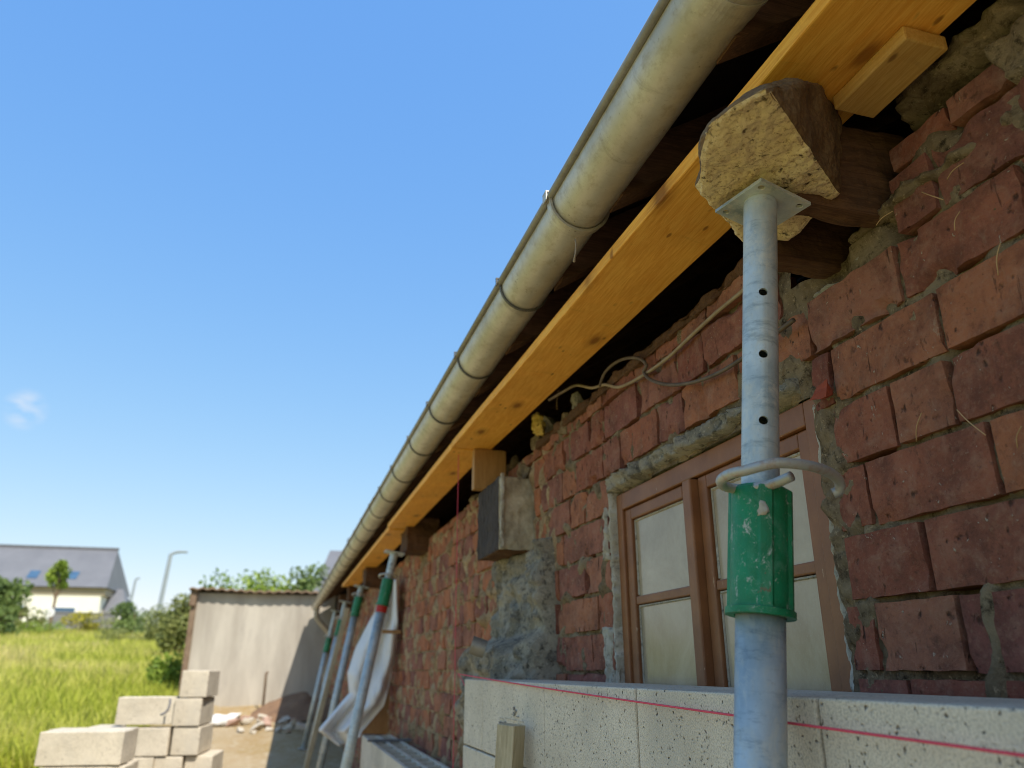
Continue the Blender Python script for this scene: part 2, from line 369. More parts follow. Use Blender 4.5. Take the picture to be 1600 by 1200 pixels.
M_JOINT = m_simple('dark_joint_mortar', (0.15,0.135,0.105), (0.10,0.09,0.07), 20, 80)
M_STRAW = m_simple('dry_straw', (0.40,0.24,0.11), (0.50,0.34,0.17), 30, 100)
M_BRICK = m_brick()
M_MORT = m_mortar('lime_mortar', (0.17,0.122,0.072), (0.30,0.228,0.14), (0.085,0.058,0.036))
M_CLAY = m_mortar('clay_mortar', (0.30,0.205,0.115), (0.44,0.32,0.19), (0.14,0.09,0.05))
M_CEM = m_mortar('grey_cement', (0.25,0.225,0.175), (0.42,0.37,0.285), (0.12,0.11,0.095), 0.012)
M_SKIM = m_simple('cement_skim', (0.54,0.47,0.34), (0.30,0.255,0.18), 16, 70, 0.006)
M_PLAST = m_mortar('pale_plaster', (0.50,0.45,0.36), (0.38,0.33,0.25), (0.58,0.54,0.46), 0.006)
M_BLOCK = m_block('concrete_block_face', 1.0); M_BLOCK2 = m_block('sunlit_block_face', 0.98)  # second is a copy for the sunlit stacks, toned for the sun
M_BEAM = m_wood('treated_yellow_timber', (0.84,0.37,0.05), (0.98,0.53,0.10), dark=(0.20,0.06,0.008))
M_CLEAT = m_wood('pale_yellow_offcut', (0.60,0.33,0.08), (0.72,0.45,0.14))
M_PACK = m_wood('shaded_packer_timber', (0.36,0.185,0.055), (0.46,0.25,0.08), axis='z', knots=False)  # packer wood darkened, the shade on its face put into the colour
M_PINE = m_wood('weathered_pine', (0.40,0.33,0.20), (0.52,0.44,0.29), axis='z', stain=0.3)
M_BOARD = m_wood('brown_board', (0.32,0.17,0.065), (0.42,0.24,0.10), axis='z', knots=False)
M_OLD = m_wood('old_dark_timber', (0.085,0.04,0.02), (0.14,0.07,0.033), axis='x', knots=False, stain=0.7, rough=0.9)
M_RAFT = m_wood('dark_rafter', (0.11,0.058,0.032), (0.19,0.10,0.055), axis='x', knots=False, stain=0.6, rough=0.9)
M_CHAR = m_wood('charred_end_grain', (0.022,0.016,0.014), (0.085,0.066,0.056), axis='z', knots=False, sc=0.6, rough=0.9)
M_ZINC = m_galv('weathered_zinc', (0.46,0.42,0.335), (0.62,0.585,0.51), (0.36,0.30,0.205), 0.42, 0.5, (1,0.7,1), False, True)
M_ZEDGE = m_galv('dull_zinc_edge', (0.24,0.22,0.18), (0.32,0.30,0.25), (0.18,0.15,0.11), 0.5, 0.5)
M_ZDARK = m_galv('dark_bracket_steel', (0.10,0.095,0.08), (0.15,0.14,0.12), (0.07,0.06,0.05), 0.4, 0.6)
M_GALV = m_galv('galvanised_steel', (0.24,0.30,0.32), (0.62,0.66,0.63), (0.62,0.55,0.40), 0.25, 0.45, (1,1,0.6), True)
M_PIN = m_galv('rusty_pin_steel', (0.38,0.40,0.39), (0.46,0.42,0.33), (0.34,0.15,0.06), 0.35, 0.5, (2,2,2))
M_GREEN = m_green(); M_FRAME = m_frame(); M_GLASS = m_glass(); M_SHED = m_shed(); M_GROUND = m_ground()
M_RED = m_simple('red_paint', (0.45,0.03,0.02), (0.35,0.02,0.02), rough=0.5)
M_STR = m_simple('pink_string', (0.75,0.10,0.14), (0.6,0.07,0.11), 200, 900, 0.001)
M_CABL = m_simple('beige_cable', (0.34,0.26,0.16), (0.25,0.18,0.11), 30, 200, 0.001, 0.6)
M_CABD = m_simple('dark_cable', (0.085,0.06,0.042), (0.15,0.11,0.075), 30, 200, 0.001, 0.6)
M_FOAM = m_simple('yellow_wool', (0.62,0.45,0.11), (0.44,0.27,0.06), 40, 160, 0.01)
M_SLATE = m_simple('dark_slate', (0.10,0.10,0.11), (0.15,0.15,0.16), 6, 80, 0.004, 0.7)
M_DARK = m_simple('void_shade', (0.02,0.016,0.013), (0.03,0.024,0.02), 6, 40)  # near-black, interior shade put into the colour of solid parts
M_TARP = m_simple('white_tarp', (0.62,0.61,0.60), (0.72,0.71,0.69), 3, 30, 0.006, 0.6)
M_INK = m_simple('grey_block_print', (0.14,0.14,0.14), (0.30,0.27,0.22), 90, 300, 0.0005)
M_RUST = m_simple('rusty_roof_sheet', (0.15,0.10,0.065), (0.24,0.17,0.115), 10, 60, 0.005)
M_CREAM = m_simple('cream_render', (0.78,0.76,0.67), (0.74,0.72,0.63), 1, 30, 0.004)
M_BAND = m_simple('eave_shade_beige', (0.33,0.28,0.21), (0.37,0.31,0.23), 1, 30, 0.004)  # wall under the eave, shadow put into the colour
M_HROOF = m_simple('grey_roof', (0.135,0.14,0.155), (0.165,0.17,0.185), 0.6, 12, 0.01, 0.6)
M_HGLASS = m_simple('blue_window_glass', (0.05,0.10,0.18), (0.07,0.14,0.22), 1, 5, 0.001, 0.15)
M_WHITE = m_simple('white_paint', (0.75,0.75,0.73), (0.68,0.68,0.66), 4, 40, 0.001, 0.5)
M_LAMP = m_simple('grey_lamp_paint', (0.26,0.30,0.32), (0.30,0.34,0.36), 2, 30, 0.001, 0.5)
M_BARK = m_simple('bark', (0.16,0.11,0.07), (0.22,0.16,0.10), 20, 60, 0.01)
M_PINK = m_simple('faded_brick_rubble', (0.40,0.26,0.20), (0.48,0.33,0.26), 8, 50, 0.01)
M_STONE = m_simple('rubble_stone', (0.42,0.37,0.29), (0.55,0.50,0.41), 6, 40, 0.01)
M_SOIL = m_simple('brown_soil', (0.17,0.10,0.06), (0.25,0.15,0.085), 6, 40, 0.02)
M_FENCE = m_simple('dark_grey_wall', (0.16,0.16,0.17), (0.20,0.20,0.21), 2, 20, 0.01)
M_PIPE = m_simple('sand_plastic_pipe', (0.48,0.41,0.30), (0.42,0.35,0.25), 4, 40, 0.001, 0.5)

def m_creamwood():
    t = NT('flaked_cream_timber'); n1 = t.noise(30, 8, 0.75, None, 0.4); n2 = t.noise(9, 8, 0.7); n3 = t.noise(150, 5, 0.7)
    c = t.mix(t.ramp(n2, [(0.35, 0.0), (0.65, 1.0)]), (0.62,0.46,0.24), (0.74,0.60,0.35))
    v = t.voro(44, t.warp(0.05, 40)); pit = t.math('MULTIPLY', t.ramp(v.outputs['Distance'], [(0.08, 1.0), (0.26, 0.0)]), t.ramp(n1, [(0.48, 0.0), (0.56, 1.0)]))
    c = t.mix(t.ramp(n1, [(0.6, 0.0), (0.68, 0.85)]), c, (0.24,0.12,0.05))
    c = t.mix(pit, c, (0.07,0.032,0.015))
    c = t.mix(t.ramp(n3, [(0.36, 0.7), (0.47, 0.0)]), c, (0.26,0.16,0.07))
    h = t.math('SUBTRACT', t.math('MULTIPLY', n3, 0.4), t.math('MULTIPLY', pit, 1.0))
    return t.out(c, 0.9, 0, t.bump(h, 0.8, 0.006), 0.15)
M_CRW = m_creamwood()
M_WANE = m_wood('brown_waney_timber', (0.13,0.075,0.035), (0.22,0.135,0.06), axis='y', knots=False, stain=0.5, rough=0.9)

# ------------------------------------------------------------------ ground
def gz(x, y):
    z = float(np.interp(y, [-60, 3, 9, 14, 45, 75, 200, 600], [-1.45, -1.45, -0.98, -0.55, 1.38, 3.0, 4.2, 6]))
    return z + 0.05 * N(x, y, 0, 0.5) + 0.03 * N(x, y, 3, 1.7)
mb = MB()
ys = np.concatenate([np.linspace(-60, 2, 16), np.linspace(3, 22, 70), np.linspace(24, 80, 40), np.linspace(100, 900, 16)])
xs = np.concatenate([np.linspace(-600, -40, 15), np.linspace(-36, -6, 30), np.linspace(-5, 4, 40), np.linspace(6, 600, 16)])
gv = [(x, y, gz(x, y)) for y in ys for x in xs]; nx = len(xs)
mb.add(gv, [(j*nx+i, j*nx+i+1, (j+1)*nx+i+1, (j+1)*nx+i) for j in range(len(ys)-1) for i in range(nx-1)])
tag(mb.build('ground', M_GROUND, smooth=True), 'dry earth yard rising to a grassy field', kind='structure')

# ------------------------------------------------------------------ brick building
DB = 0.85                      # brick face
YE = 13.7                      # far end
Z0, PIT = -0.007, 0.104        # a bed joint and the course pitch
B = empty('brick_outbuilding', (DB, 5.0, -1.45), 'long low outbuilding of weathered red brick under a low eave', 'building')
OFF = Vector((-DB, -5.0, 1.45))
def under(mb): mb.v = [(p[0]+OFF.x, p[1]+OFF.y, p[2]+OFF.z) for p in mb.v]; return mb
WY0, WY1, WZ1 = 1.075, 1.962, 0.452
HOLES = [(WY0-0.012, WY1+0.014, -0.6, WZ1+0.045), (0.82, 1.12, 0.64, 0.95), (2.66, 3.06, 0.37, 0.70), (2.46, 3.08, -1.6, 0.40),
         (4.82, 5.12, 0.66, 0.95), (6.9, 7.2, 0.62, 0.9), (8.6, 8.9, 0.62, 0.9), (10.0, 10.3, 0.62, 0.9)]
NEAR = {-1: [0.5, 0.72, 0.955, 1.062], 0: [0.42, 0.635, 0.845, 1.0, 1.062], 1: [0.44, 0.66, 0.882, 1.045],
        2: [0.40, 0.51, 0.742, 0.972, 1.05], 3: [0.34, 0.56, 0.785, 0.893, 1.03], 4: [0.33, 0.555, 0.78, 1.012, 1.12]}
rng = random.Random(7)
mb = MB()
def brick(y0, y1, z0, z1, res, val, rough=1.0):
    ny = max(3, int((y1-y0)/res)+1); nz = max(3, int((z1-z0)/res)+1)
    off = rng.uniform(-0.0028, 0.0034) * rough; tl = rng.uniform(-0.009, 0.009); sd = rng.uniform(0, 50)
    cols = [-1] + list(range(ny)) + [-2]; rows = [-1] + list(range(nz)) + [-2]
    V = []
    for b in rows:
        for a in cols:
            u = 0 if a == -1 else 1 if a == -2 else a/(ny-1); v = 0 if b == -1 else 1 if b == -2 else b/(nz-1)
            y = y0 + (y1-y0)*u; z = z0 + (z1-z0)*v
            ed = min(u*(y1-y0), (1-u)*(y1-y0), v*(z1-z0), (1-v)*(z1-z0))
            jy = N(y, z, sd, 34)*0.0030*rough; jz = N(z, y, sd+9, 34)*0.0026*rough
            if a in (-1, -2) or b in (-1, -2): x = DB + 0.05
            else:
                x = DB + off + tl*(y-y0) + 0.0008*math.exp(-ed/0.0018) + 0.0022*rough*FB(y, z, sd, 18, 3)
                ch = N(y, z, sd+20, 16)
                if ed < 0.022 and ch > 0.24: x += (ch-0.24)*0.05*rough*(1-ed/0.026)
                g = N(y*2.6, z*0.6, sd+30, 13)
                if g > 0.42: x += (g-0.42)*0.022*rough
            V.append((x, y+jy, z+jz))
    nc = len(cols)
    mb.add(V, [(j*nc+i, (j+1)*nc+i, (j+1)*nc+i+1, j*nc+i+1) for j in range(len(rows)-1) for i in range(nc-1)], val)
for k in range(-14, 9):
    z0 = Z0 + PIT*k + 0.0045; z1 = z0 + PIT - 0.0105
    if k == 8: continue
    if k == 7: z1 = 0.765
    zc = (z0+z1)/2
    js = [0.0] if k not in NEAR else list(NEAR[k])
    if k not in NEAR: js = [0.1 + rng.random()*0.2]
    else: js = [js[0]-0.44, js[0]-0.22] + js
    alt = rng.random() < 0.5
    while js[-1] < YE:
        st = rng.random() < 0.62
        js.append(js[-1] + (rng.uniform(0.215, 0.24) if st else rng.uniform(0.105, 0.135)))
    for a, b in zip(js[:-1], js[1:]):
        segs = [(a+0.0045, b-0.005)]
        for hy0, hy1, hz0, hz1 in HOLES:
            if hz0 < zc < hz1:
                out = []
                for p, q in segs:
                    if q <= hy0 or p >= hy1: out.append((p, q)); continue
                    if p < hy0 - 0.03: out.append((p, hy0 + rng.uniform(-0.012, 0.0)))
                    if q > hy1 + 0.03: out.append((hy1 + rng.uniform(0, 0.012), q))
                segs = out
        for p, q in segs:
            if q < 0.2 or q - p < 0.025: continue
            if q < 2.4 and z1 < -0.15: continue
            nearb = q < 1.15; far = p > 4.2
            rr = 0.65 if nearb and zc < 0.5 else (1.3 if p < 2.6 else 1.8)
            jt = 0.002
            brick(p, q, z0 + rng.uniform(-jt, jt), z1 + rng.uniform(-jt, jt), 0.0075 if p < 2.5 else (0.011 if not far else 0.024), rng.random()*0.62 if p < 2.45 else 0.25 + 0.62*rng.random(), rr)
o = under(mb).build('brickwork', M_BRICK, B, smooth=True); o.modifiers.new('es', 'EDGE_SPLIT').split_angle = R(48)

def sheet(y0, y1, z0, z1, res, xf, skip=None):
    ny = int((y1-y0)/res)+1; nz = int((z1-z0)/res)+1
    yy = np.linspace(y0, y1, ny); zz = np.linspace(z0, z1, nz)
    V = [(xf(y, z), y, z) for z in zz for y in yy]; f = []
    for j in range(nz-1):
        for i in range(ny-1):
            yc = (yy[i]+yy[i+1])/2; zc = (zz[j]+zz[j+1])/2
            if skip and skip(yc, zc): continue
            f.append((j*ny+i, (j+1)*ny+i, (j+1)*ny+i+1, j*ny+i+1))
    return V, f
def mort(y, z):
    f = min(1.0, max(0.0, (y-1.9)/0.8))
    lump = max(0.0, N(y, z, 5, 13) - 0.33 + 0.12*f) * 0.045 + f*max(0.0, N(y*1.0, z*0.45, 15, 17) - 0.16) * 0.055
    hole = max(0.0, N(y, z, 25, 10) - 0.05)*0.07*(1-0.5*f)
    return DB + 0.0095 + 0.006*N(y, z, 44, 5) + 0.009*FB(y, z, 1, 20, 4) - lump + hole
def inwin(y, z): return WY0 < y < WY1 and z < WZ1
def pocket(y, z): return inwin(y, z) or (0.80 < y < 1.09 and z > 0.668) or (2.68 < y < 3.0 and 0.42 < z < 0.66)
mb = MB(); mb.add(*sheet(0.2, 2.42, -0.2, 0.770, 0.0075, mort, pocket))
under(mb).build('mortar', M_MORT, B, smooth=True)
mb = MB()
mb.add(*sheet(2.42, 4.2, -0.2, 0.770, 0.0085, mort, pocket))
mb.add(*sheet(2.2, 4.2, -1.5, -0.2, 0.02, mort))
mb.add(*sheet(4.2, YE, -1.5, 0.770, 0.022, mort))
under(mb).build('mortar', M_CLAY, B, smooth=True)

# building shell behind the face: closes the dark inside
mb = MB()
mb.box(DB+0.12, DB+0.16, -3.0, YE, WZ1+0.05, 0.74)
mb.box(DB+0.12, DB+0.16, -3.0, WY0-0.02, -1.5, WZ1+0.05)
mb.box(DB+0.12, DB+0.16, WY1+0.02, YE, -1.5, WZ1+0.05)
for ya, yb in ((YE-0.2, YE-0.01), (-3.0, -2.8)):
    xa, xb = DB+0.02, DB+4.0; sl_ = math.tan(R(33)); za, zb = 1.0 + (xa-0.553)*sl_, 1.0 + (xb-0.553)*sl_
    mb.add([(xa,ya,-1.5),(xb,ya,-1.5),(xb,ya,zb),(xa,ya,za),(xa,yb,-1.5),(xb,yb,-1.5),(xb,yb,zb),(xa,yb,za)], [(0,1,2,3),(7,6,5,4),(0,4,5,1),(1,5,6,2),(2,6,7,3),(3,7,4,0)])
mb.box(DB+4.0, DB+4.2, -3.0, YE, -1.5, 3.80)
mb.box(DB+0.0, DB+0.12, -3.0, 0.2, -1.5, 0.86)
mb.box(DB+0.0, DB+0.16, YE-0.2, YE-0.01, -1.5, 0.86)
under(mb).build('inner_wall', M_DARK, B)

# roof
GX, GZ, GR = 0.554, 0.975, 0.0635          # gutter axis and radius
SL = math.tan(R(33))
mb = MB()
def roofz(x): return GZ + 0.05 + (x - GX - 0.02) * SL
x0, x1 = GX - 0.015, DB + 4.3
v = []
for y in (-3.0, YE + 0.12):
    for x, t in ((x0, 0), (x1, 0), (x1, 0.05), (x0, 0.05)): v.append((x, y, roofz(x) + t))
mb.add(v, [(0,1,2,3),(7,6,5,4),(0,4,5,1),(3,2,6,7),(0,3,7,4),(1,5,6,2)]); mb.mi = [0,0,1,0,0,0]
ro = under(mb).build('roof', [M_SLATE, M_DARK], B)  # underside coloured near-black to stand in for shade under the roof
for i in range(31):
    y = -0.4 + i * 0.42 + rng.uniform(-0.03, 0.03)
    mb = MB(); hw = rng.uniform(0.028, 0.04); n = 12
    xa = GX + 0.045 + rng.uniform(-0.01, 0.02)
    P = []
    for x in (xa, xa + 1.6):
        for yy, t in ((-hw, -0.004), (hw, -0.004), (hw, -0.12), (-hw, -0.12)):
            P.append((x, y + yy, roofz(x) + t))
    h = hull_lump([Vector(p) for p in P], 4 if y < 5 else 1, 0.006, 22, i)
    under(h).build('rafter', M_RAFT, B, smooth=False)
# wall plate remains along the wall head
mb = hull_lump([Vector((x, y, z)) for x in (DB-0.008, DB+0.05) for y in (1.14, 2.6) for z in (0.757, 0.782)], 9, 0.012, 16, 3)
under(mb).build('wall_plate', M_OLD, B)

# window
mb = MB(); FX = DB + 0.018
mb.box(FX, FX+0.06, WY1-0.036, WY1, -0.35, WZ1); mb.box(FX, FX+0.06, WY0, WY0+0.045, -0.35, WZ1)
mb.box(FX, FX+0.06, WY0+0.045, WY1-0.036, WZ1-0.045, WZ1)
win = under(mb).build('window', M_FRAME, B, bevel=0.003)
PXW = FX + 0.020
for (a, b) in ((1.565, WY1-0.037), (WY0+0.046, 1.525)):
    mb = MB(); sw = 0.036
    mb.box(FX+0.008, FX+0.045, a, a+sw, -0.3, WZ1-0.047); mb.box(FX+0.008, FX+0.045, b-sw, b, -0.3, WZ1-0.047)
    mb.box(FX+0.008, FX+0.045, a+sw, b-sw, WZ1-0.047-0.03, WZ1-0.047)
    mb.box(FX+0.011, FX+0.043, a+sw, b-sw, 0.155, 0.176); mb.box(FX+0.011, FX+0.043, a+sw, b-sw, -0.12, -0.098)
    under(mb).build('sash', M_FRAME, win, bevel=0.003)
    for z0, z1 in ((0.177, WZ1-0.078), (-0.097, 0.154), (-0.3, -0.121)):
        g = MB(); g.box(PXW, PXW+0.004, a+sw+0.001, b-sw-0.001, z0, z1); under(g).build('pane', M_GLASS, win)
        pt = MB()                       # putty bead round the pane
        pt.tube([(PXW-0.001, a+sw+0.004, z0+0.003), (PXW-0.001, a+sw+0.004, z1-0.003), (PXW-0.001, b-sw-0.004, z1-0.003), (PXW-0.001, b-sw-0.004, z0+0.003)], 0.0035, 5)
        under(pt).build('putty', M_PLAST, win)
mb = MB(); mb.box(FX-0.012, FX+0.03, 1.527, 1.563, -0.3, WZ1-0.048); under(mb).build('mullion', M_FRAME, win, bevel=0.004)
for c in [c for c in COL.objects if c.parent == win]: c.matrix_parent_inverse = Matrix.Identity(4)

# rough patches standing off the wall: (y,z) height fields with closed rims
def patch(y0, y1, z0, z1, res, xb, amp, sc, seed, edge=0.02, wob=0.3, prof=None, back=DB+0.05):
    m = MB(); ny = int((y1-y0)/res)+1; nz = int((z1-z0)/res)+1; V = []
    for j in range(nz):
        for i in range(ny):
            u = i/(ny-1); v = j/(nz-1); y = y0+(y1-y0)*u; z = z0+(z1-z0)*v
            e = min(u*(y1-y0), (1-u)*(y1-y0), v*(z1-z0), (1-v)*(z1-z0))
            k = min(1.0, e/edge); k = k*k*(3-2*k)
            xf = (prof(u, v) if prof else xb) - amp*FB(y+seed, z, seed, sc, 5)
            h = N(y, z, seed+7, sc*0.6)*wob
            if k < 0.999: k = max(0.0, min(1.0, k*(1+h) ))
            V.append((back+(xf-back)*k, y + N(z, y, seed, sc)*0.006, z + N(y, z, seed+3, sc)*0.006))
    m.add(V, [(j*ny+i, (j+1)*ny+i, (j+1)*ny+i+1, j*ny+i+1) for j in range(nz-1) for i in range(ny-1)])
    return m
# grey concrete pier with its ledge, under the second joist
def pier(u, v):
    y = 2.42 + 0.72*u; z = -0.30 + 0.72*v
    b = 0.815 + 0.05*N(y, z, 2, 5.5)
    k = min(1.0, max(0.0, (0.115 + 0.05*N(y, 3, 1, 9) - z)/0.06)); k = k*k*(3-2*k)
    b -= k*0.115*(0.55 + 0.45*min(1.0, u*2.0))
    for (hy, hz, hr) in ((2.72,0.335,0.045),(2.66,0.29,0.03),(2.88,0.20,0.028),(2.74,0.17,0.022),(2.80,0.235,0.02)):
        d = math.hypot((y-hy), (z-hz)*0.8)/hr
        b += 0.05*math.exp(-d*d*1.5)
    return b
mb = patch(2.42, 3.14, -0.30, 0.42, 0.0065, 0.8, 0.030, 13, 4, 0.022, 0.5, pier)
under(mb).build('concrete_pier', M_CEM, B, smooth=True)
# cement over the window head, sloping with the joint
mb = patch(1.10, 1.99, WZ1+0.002, WZ1+0.058, 0.006, DB-0.014, 0.020, 24, 9, 0.014, 0.8)
under(mb).build('cement_lintel', M_CEM, B, smooth=True)
mb = patch(0.985, 1.09, -0.06, WZ1+0.03, 0.006, DB+0.004, 0.016, 26, 12, 0.02, 0.9)
under(mb).build('reveal_mortar', M_MORT, B, smooth=True)
mb = patch(WY1-0.004, WY1+0.016, -0.1, WZ1+0.012, 0.004, DB-0.002, 0.004, 40, 15, 0.005, 0.5)
under(mb).build('plaster_reveal', M_PLAST, B, smooth=True)
mb = patch(WY1+0.012, WY1+0.085, -0.06, 0.115, 0.005, DB-0.006, 0.008, 30, 17, 0.012, 0.9); under(mb).build('plaster_patch', M_PLAST, B, smooth=True)
mb = patch(WY1+0.014, WY1+0.06, 0.27, 0.44, 0.005, DB-0.006, 0.010, 30, 18, 0.014, 0.9); under(mb).build('plaster_patch', M_PLAST, B, smooth=True)
for (a, b, c, d, s) in ((0.60, 0.95, 0.655, 0.70, 21), (0.86, 1.06, 0.615, 0.645, 22), (0.40, 0.62, 0.70, 0.80, 23), (0.55, 0.80, 0.80, 0.86, 24)):
    mb = patch(a, b, c, d, 0.006, DB-0.006, 0.016, 26, s, 0.02, 0.9); under(mb).build('mortar_lump', M_MORT if s != 22 else M_PLAST, B, smooth=True)
# flaking white paint down the right frame edge
mb = patch(WY0+0.003, WY0+0.022, -0.12, WZ1-0.01, 0.0035, FX-0.0015, 0.004, 60, 31, 0.004, 0.9, back=FX+0.003); under(mb).build('flaked_paint', M_PLAST, B, smooth=True)
# wall head rubble on the dark gap
for i in range(14):
    y = 2.2 + i*0.11 + rng.uniform(-0.03, 0.03); s = rng.uniform(0.03, 0.06); c = Vector((DB+0.02, y, 0.72 + rng.uniform(-0.05, 0.1)))
    P = [c + Vector((rng.uniform(-1,1)*s*0.7, rng.uniform(-1,1)*s, rng.uniform(-1,1)*s)) for _ in range(14)]
    under(hull_lump(P, 3, 0.008, 30, i)).build('rubble_infill', M_MORT if i % 3 else M_CEM, B)

for (px, py, dx, dy) in ((1432,690,8,-45),(1560,430,3,-50),(1495,640,45,40),(1480,280,26,-26),(1440,300,34,12),(1395,330,-26,22),(1590,700,6,-34),(870,640,3,-30),(1500,330,-8,30)):
    mb = MB(); a = U(px, py, X=DB-0.004); b = U(px+dx, py+dy, X=DB-0.012); m_ = (a+b)/2 + Vector((-0.003, 0.001, 0.001))
    mb.tube(smooth_path([a, m_, b], 4), 0.0008, 5); under(mb).build('dry_stem', M_STRAW, B, smooth=True)
# joist ends
def joist(pts, cuts, amp, mats, seed, cl=None, lab=None):
    h = hull_lump([Vector(p) for p in pts], cuts, amp, 16, seed, 0.006, cl)
    o = under(h).build('joist_end', mats, B)
    if lab: o['label'] = lab
    return o
def cuboid(x0, x1, y0, y1, z0, z1): return [(x, y, z) for x in (x0, x1) for y in (y0, y1) for z in (z0, z1)]
joist(cuboid(0.70, 1.0, 0.845, 0.885, 0.668, 0.84), 6, 0.006, M_OLD, 1)
joist(cuboid(0.73, 1.0, 0.985, 1.03, 0.655, 0.835), 6, 0.005, M_OLD, 2)
joist(cuboid(0.728, 0.90, 2.70, 3.02, 0.40, 0.672), 7, 0.006, [M_OLD, M_CHAR, M_SKIM], 3,
      lambda n: 1 if n.x < -0.7 else (2 if n.y < -0.7 else 0), 'joist end with charred end grain and grey cement face')
joist(cuboid(0.715, 0.92, 4.85, 5.12, 0.695, 0.905), 5, 0.008, M_OLD, 4)
for i, y in enumerate((6.95, 8.65, 10.05)): joist(cuboid(0.68, 0.92, y, y+0.24, 0.68, 0.87), 3, 0.01, M_OLD, 5+i)
# cement skim edge and streaks on the second joist
h = hull_lump([Vector(p) for p in cuboid(0.735, 0.745, 2.685, 2.70, 0.41, 0.68)], 6, 0.006, 40, 8); under(h).build('plaster_bead', M_PLAST, B)

# ------------------------------------------------------------------ timber
def plank(name, label, x0, x1, y0, y1, z0, z1, mat, cat='plank', amp=0.0015, group=None, sk0=0.0, sk1=0.0, yr=0.6):
    c = Vector(((x0+x1)/2, (y0+y1)/2, z0)); m = MB()
    n = max(2, int((y1-y0)/0.08)); V = []
    for i in range(n+1):
        y = y0+(y1-y0)*i/n
        for x, z, sk in ((x0,z0,sk0),(x1,z0,sk1),(x1,z1,sk1),(x0,z1,sk0)):
            V.append(Vector((x+sk*(y-yr)+amp*N(y, x, z, 3), y, z+amp*N(y, z, x, 2))) - c)
    f = [(i*4+j, i*4+(j+1)%4, (i+1)*4+(j+1)%4, (i+1)*4+j) for i in range(n) for j in range(4)]
    f += [(3,2,1,0), tuple(n*4+j for j in range(4))]
    m.add(V, f); o = m.build(name, mat, bevel=0.003, loc=c)
    return tag(o, label, cat, group)
plank('timber_plank', 'wide yellow timber plank running under the eave, nearest the camera, over the cream timber block', 0.630, 0.820, -0.4, 2.97, 0.842, 0.870, M_BEAM, sk0=-0.012, sk1=-0.0235)
plank('timber_plank', 'narrower middle yellow timber plank under the eave, between the packer and the first leaning prop', 0.604, 0.758, 2.985, 4.96, 0.842, 0.870, M_BEAM)
plank('timber_plank', 'farthest yellow plank under the eave, above the far row of leaning props', 0.615, 0.775, 4.98, 8.8, 0.836, 0.866, M_BEAM)
plank('timber_offcut', 'short pale timber offcut lying flat under the near yellow plank', 0.752, 0.826, 0.648, 0.80, 0.816, 0.840, M_CLEAT, 'offcut')
plank('wooden_packer', 'square yellow wood packer wedged between plank and charred joist end', 0.692, 0.826, 2.945, 2.985, 0.674, 0.840, M_PACK, 'packer')

# chunk of old timber carried by the prop
BOT = [(0.535,0.672,0.705), (0.503,0.772,0.71), (0.562,0.905,0.70), (0.705,1.008,0.685), (0.767,0.97,0.68), (0.770,0.833,0.682)]
TOP = [(0.60,0.745,0.79), (0.555,0.80,0.775), (0.60,0.93,0.80), (0.70,1.02,0.838), (0.795,0.985,0.840), (0.797,0.835,0.840), (0.72,0.775,0.840)]
ch = Vector((0.65, 0.86, 0.68))
h = hull_lump([Vector(p) - ch for p in BOT + TOP], 9, 0.007, 20, 2, 0.008, lambda n: 1 if n.z < -0.55 else 0)
tag(h.build('timber_block', [M_WANE, M_CRW], loc=ch), 'chunky old timber block with flaked cream underside sitting on the near prop', 'timber block')

# ------------------------------------------------------------------ gutter
G = empty('roof_gutter', (GX, 5.0, GZ), 'weathered half-round zinc gutter hung along the eave', 'gutter')
GO = Vector((-GX, -5.0, -GZ))
def ung(m): m.v = [(p[0]+GO.x, p[1]+GO.y, p[2]+GO.z) for p in m.v]; return m
def arc(rad, y, a0=180, a1=360, n=28, cx=GX, cz=GZ): return [(cx+rad*math.cos(R(a0+(a1-a0)*i/n)), y, cz+rad*math.sin(R(a0+(a1-a0)*i/n))) for i in range(n+1)]
def trough(mb, ya, yb, rad, th, a0=180, a1=360, n=28):
    ny = max(1, int((yb-ya)/0.25)); k = n+1; V = []
    for s in range(ny+1):
        y = ya+(yb-ya)*s/ny
        V += arc(rad, y, a0, a1, n) + arc(rad-th, y, a0, a1, n)[::-1]
    m2 = 2*k
    f = [(s*m2+i, s*m2+(i+1)%m2, (s+1)*m2+(i+1)%m2, (s+1)*m2+i) for s in range(ny) for i in range(m2)]
    f += [tuple(range(m2))[::-1], tuple(ny*m2+i for i in range(m2))]
    mb.add(V, f)
for ya, yb, rr in ((-2.0, 0.80, GR+0.0012), (0.76, 4.75, GR), (4.7, 8.7, GR+0.0012), (8.65, YE+0.1, GR)):
    m = MB(); trough(m, ya, yb, rr, 0.0035)
    ung(m).build('trough', M_ZINC, G, smooth=True).modifiers.new('es', 'EDGE_SPLIT').split_angle = R(35)
    m = MB(); m.tube([(GX-rr-0.004, ya, GZ+0.008), (GX-rr-0.004, yb, GZ+0.008)], 0.0095 if rr > GR else 0.009, 12); ung(m).build('bead', M_ZEDGE, G, smooth=True)
m = MB(); trough(m, 0.735, 0.775, GR+0.0035, 0.003); trough(m, 0.735, 0.742, GR+0.006, 0.003); ung(m).build('joint_band', M_ZINC, G)
m = MB(); m.add(arc(GR-0.001, YE+0.1, 180, 360, 20), [tuple(range(21))]); ung(m).build('end_cap', M_ZEDGE, G)
by = [1.385, 1.80, 2.34, 2.87, 3.37, 3.93] + [4.45 + 0.52*i for i in range(16)] + [0.2]
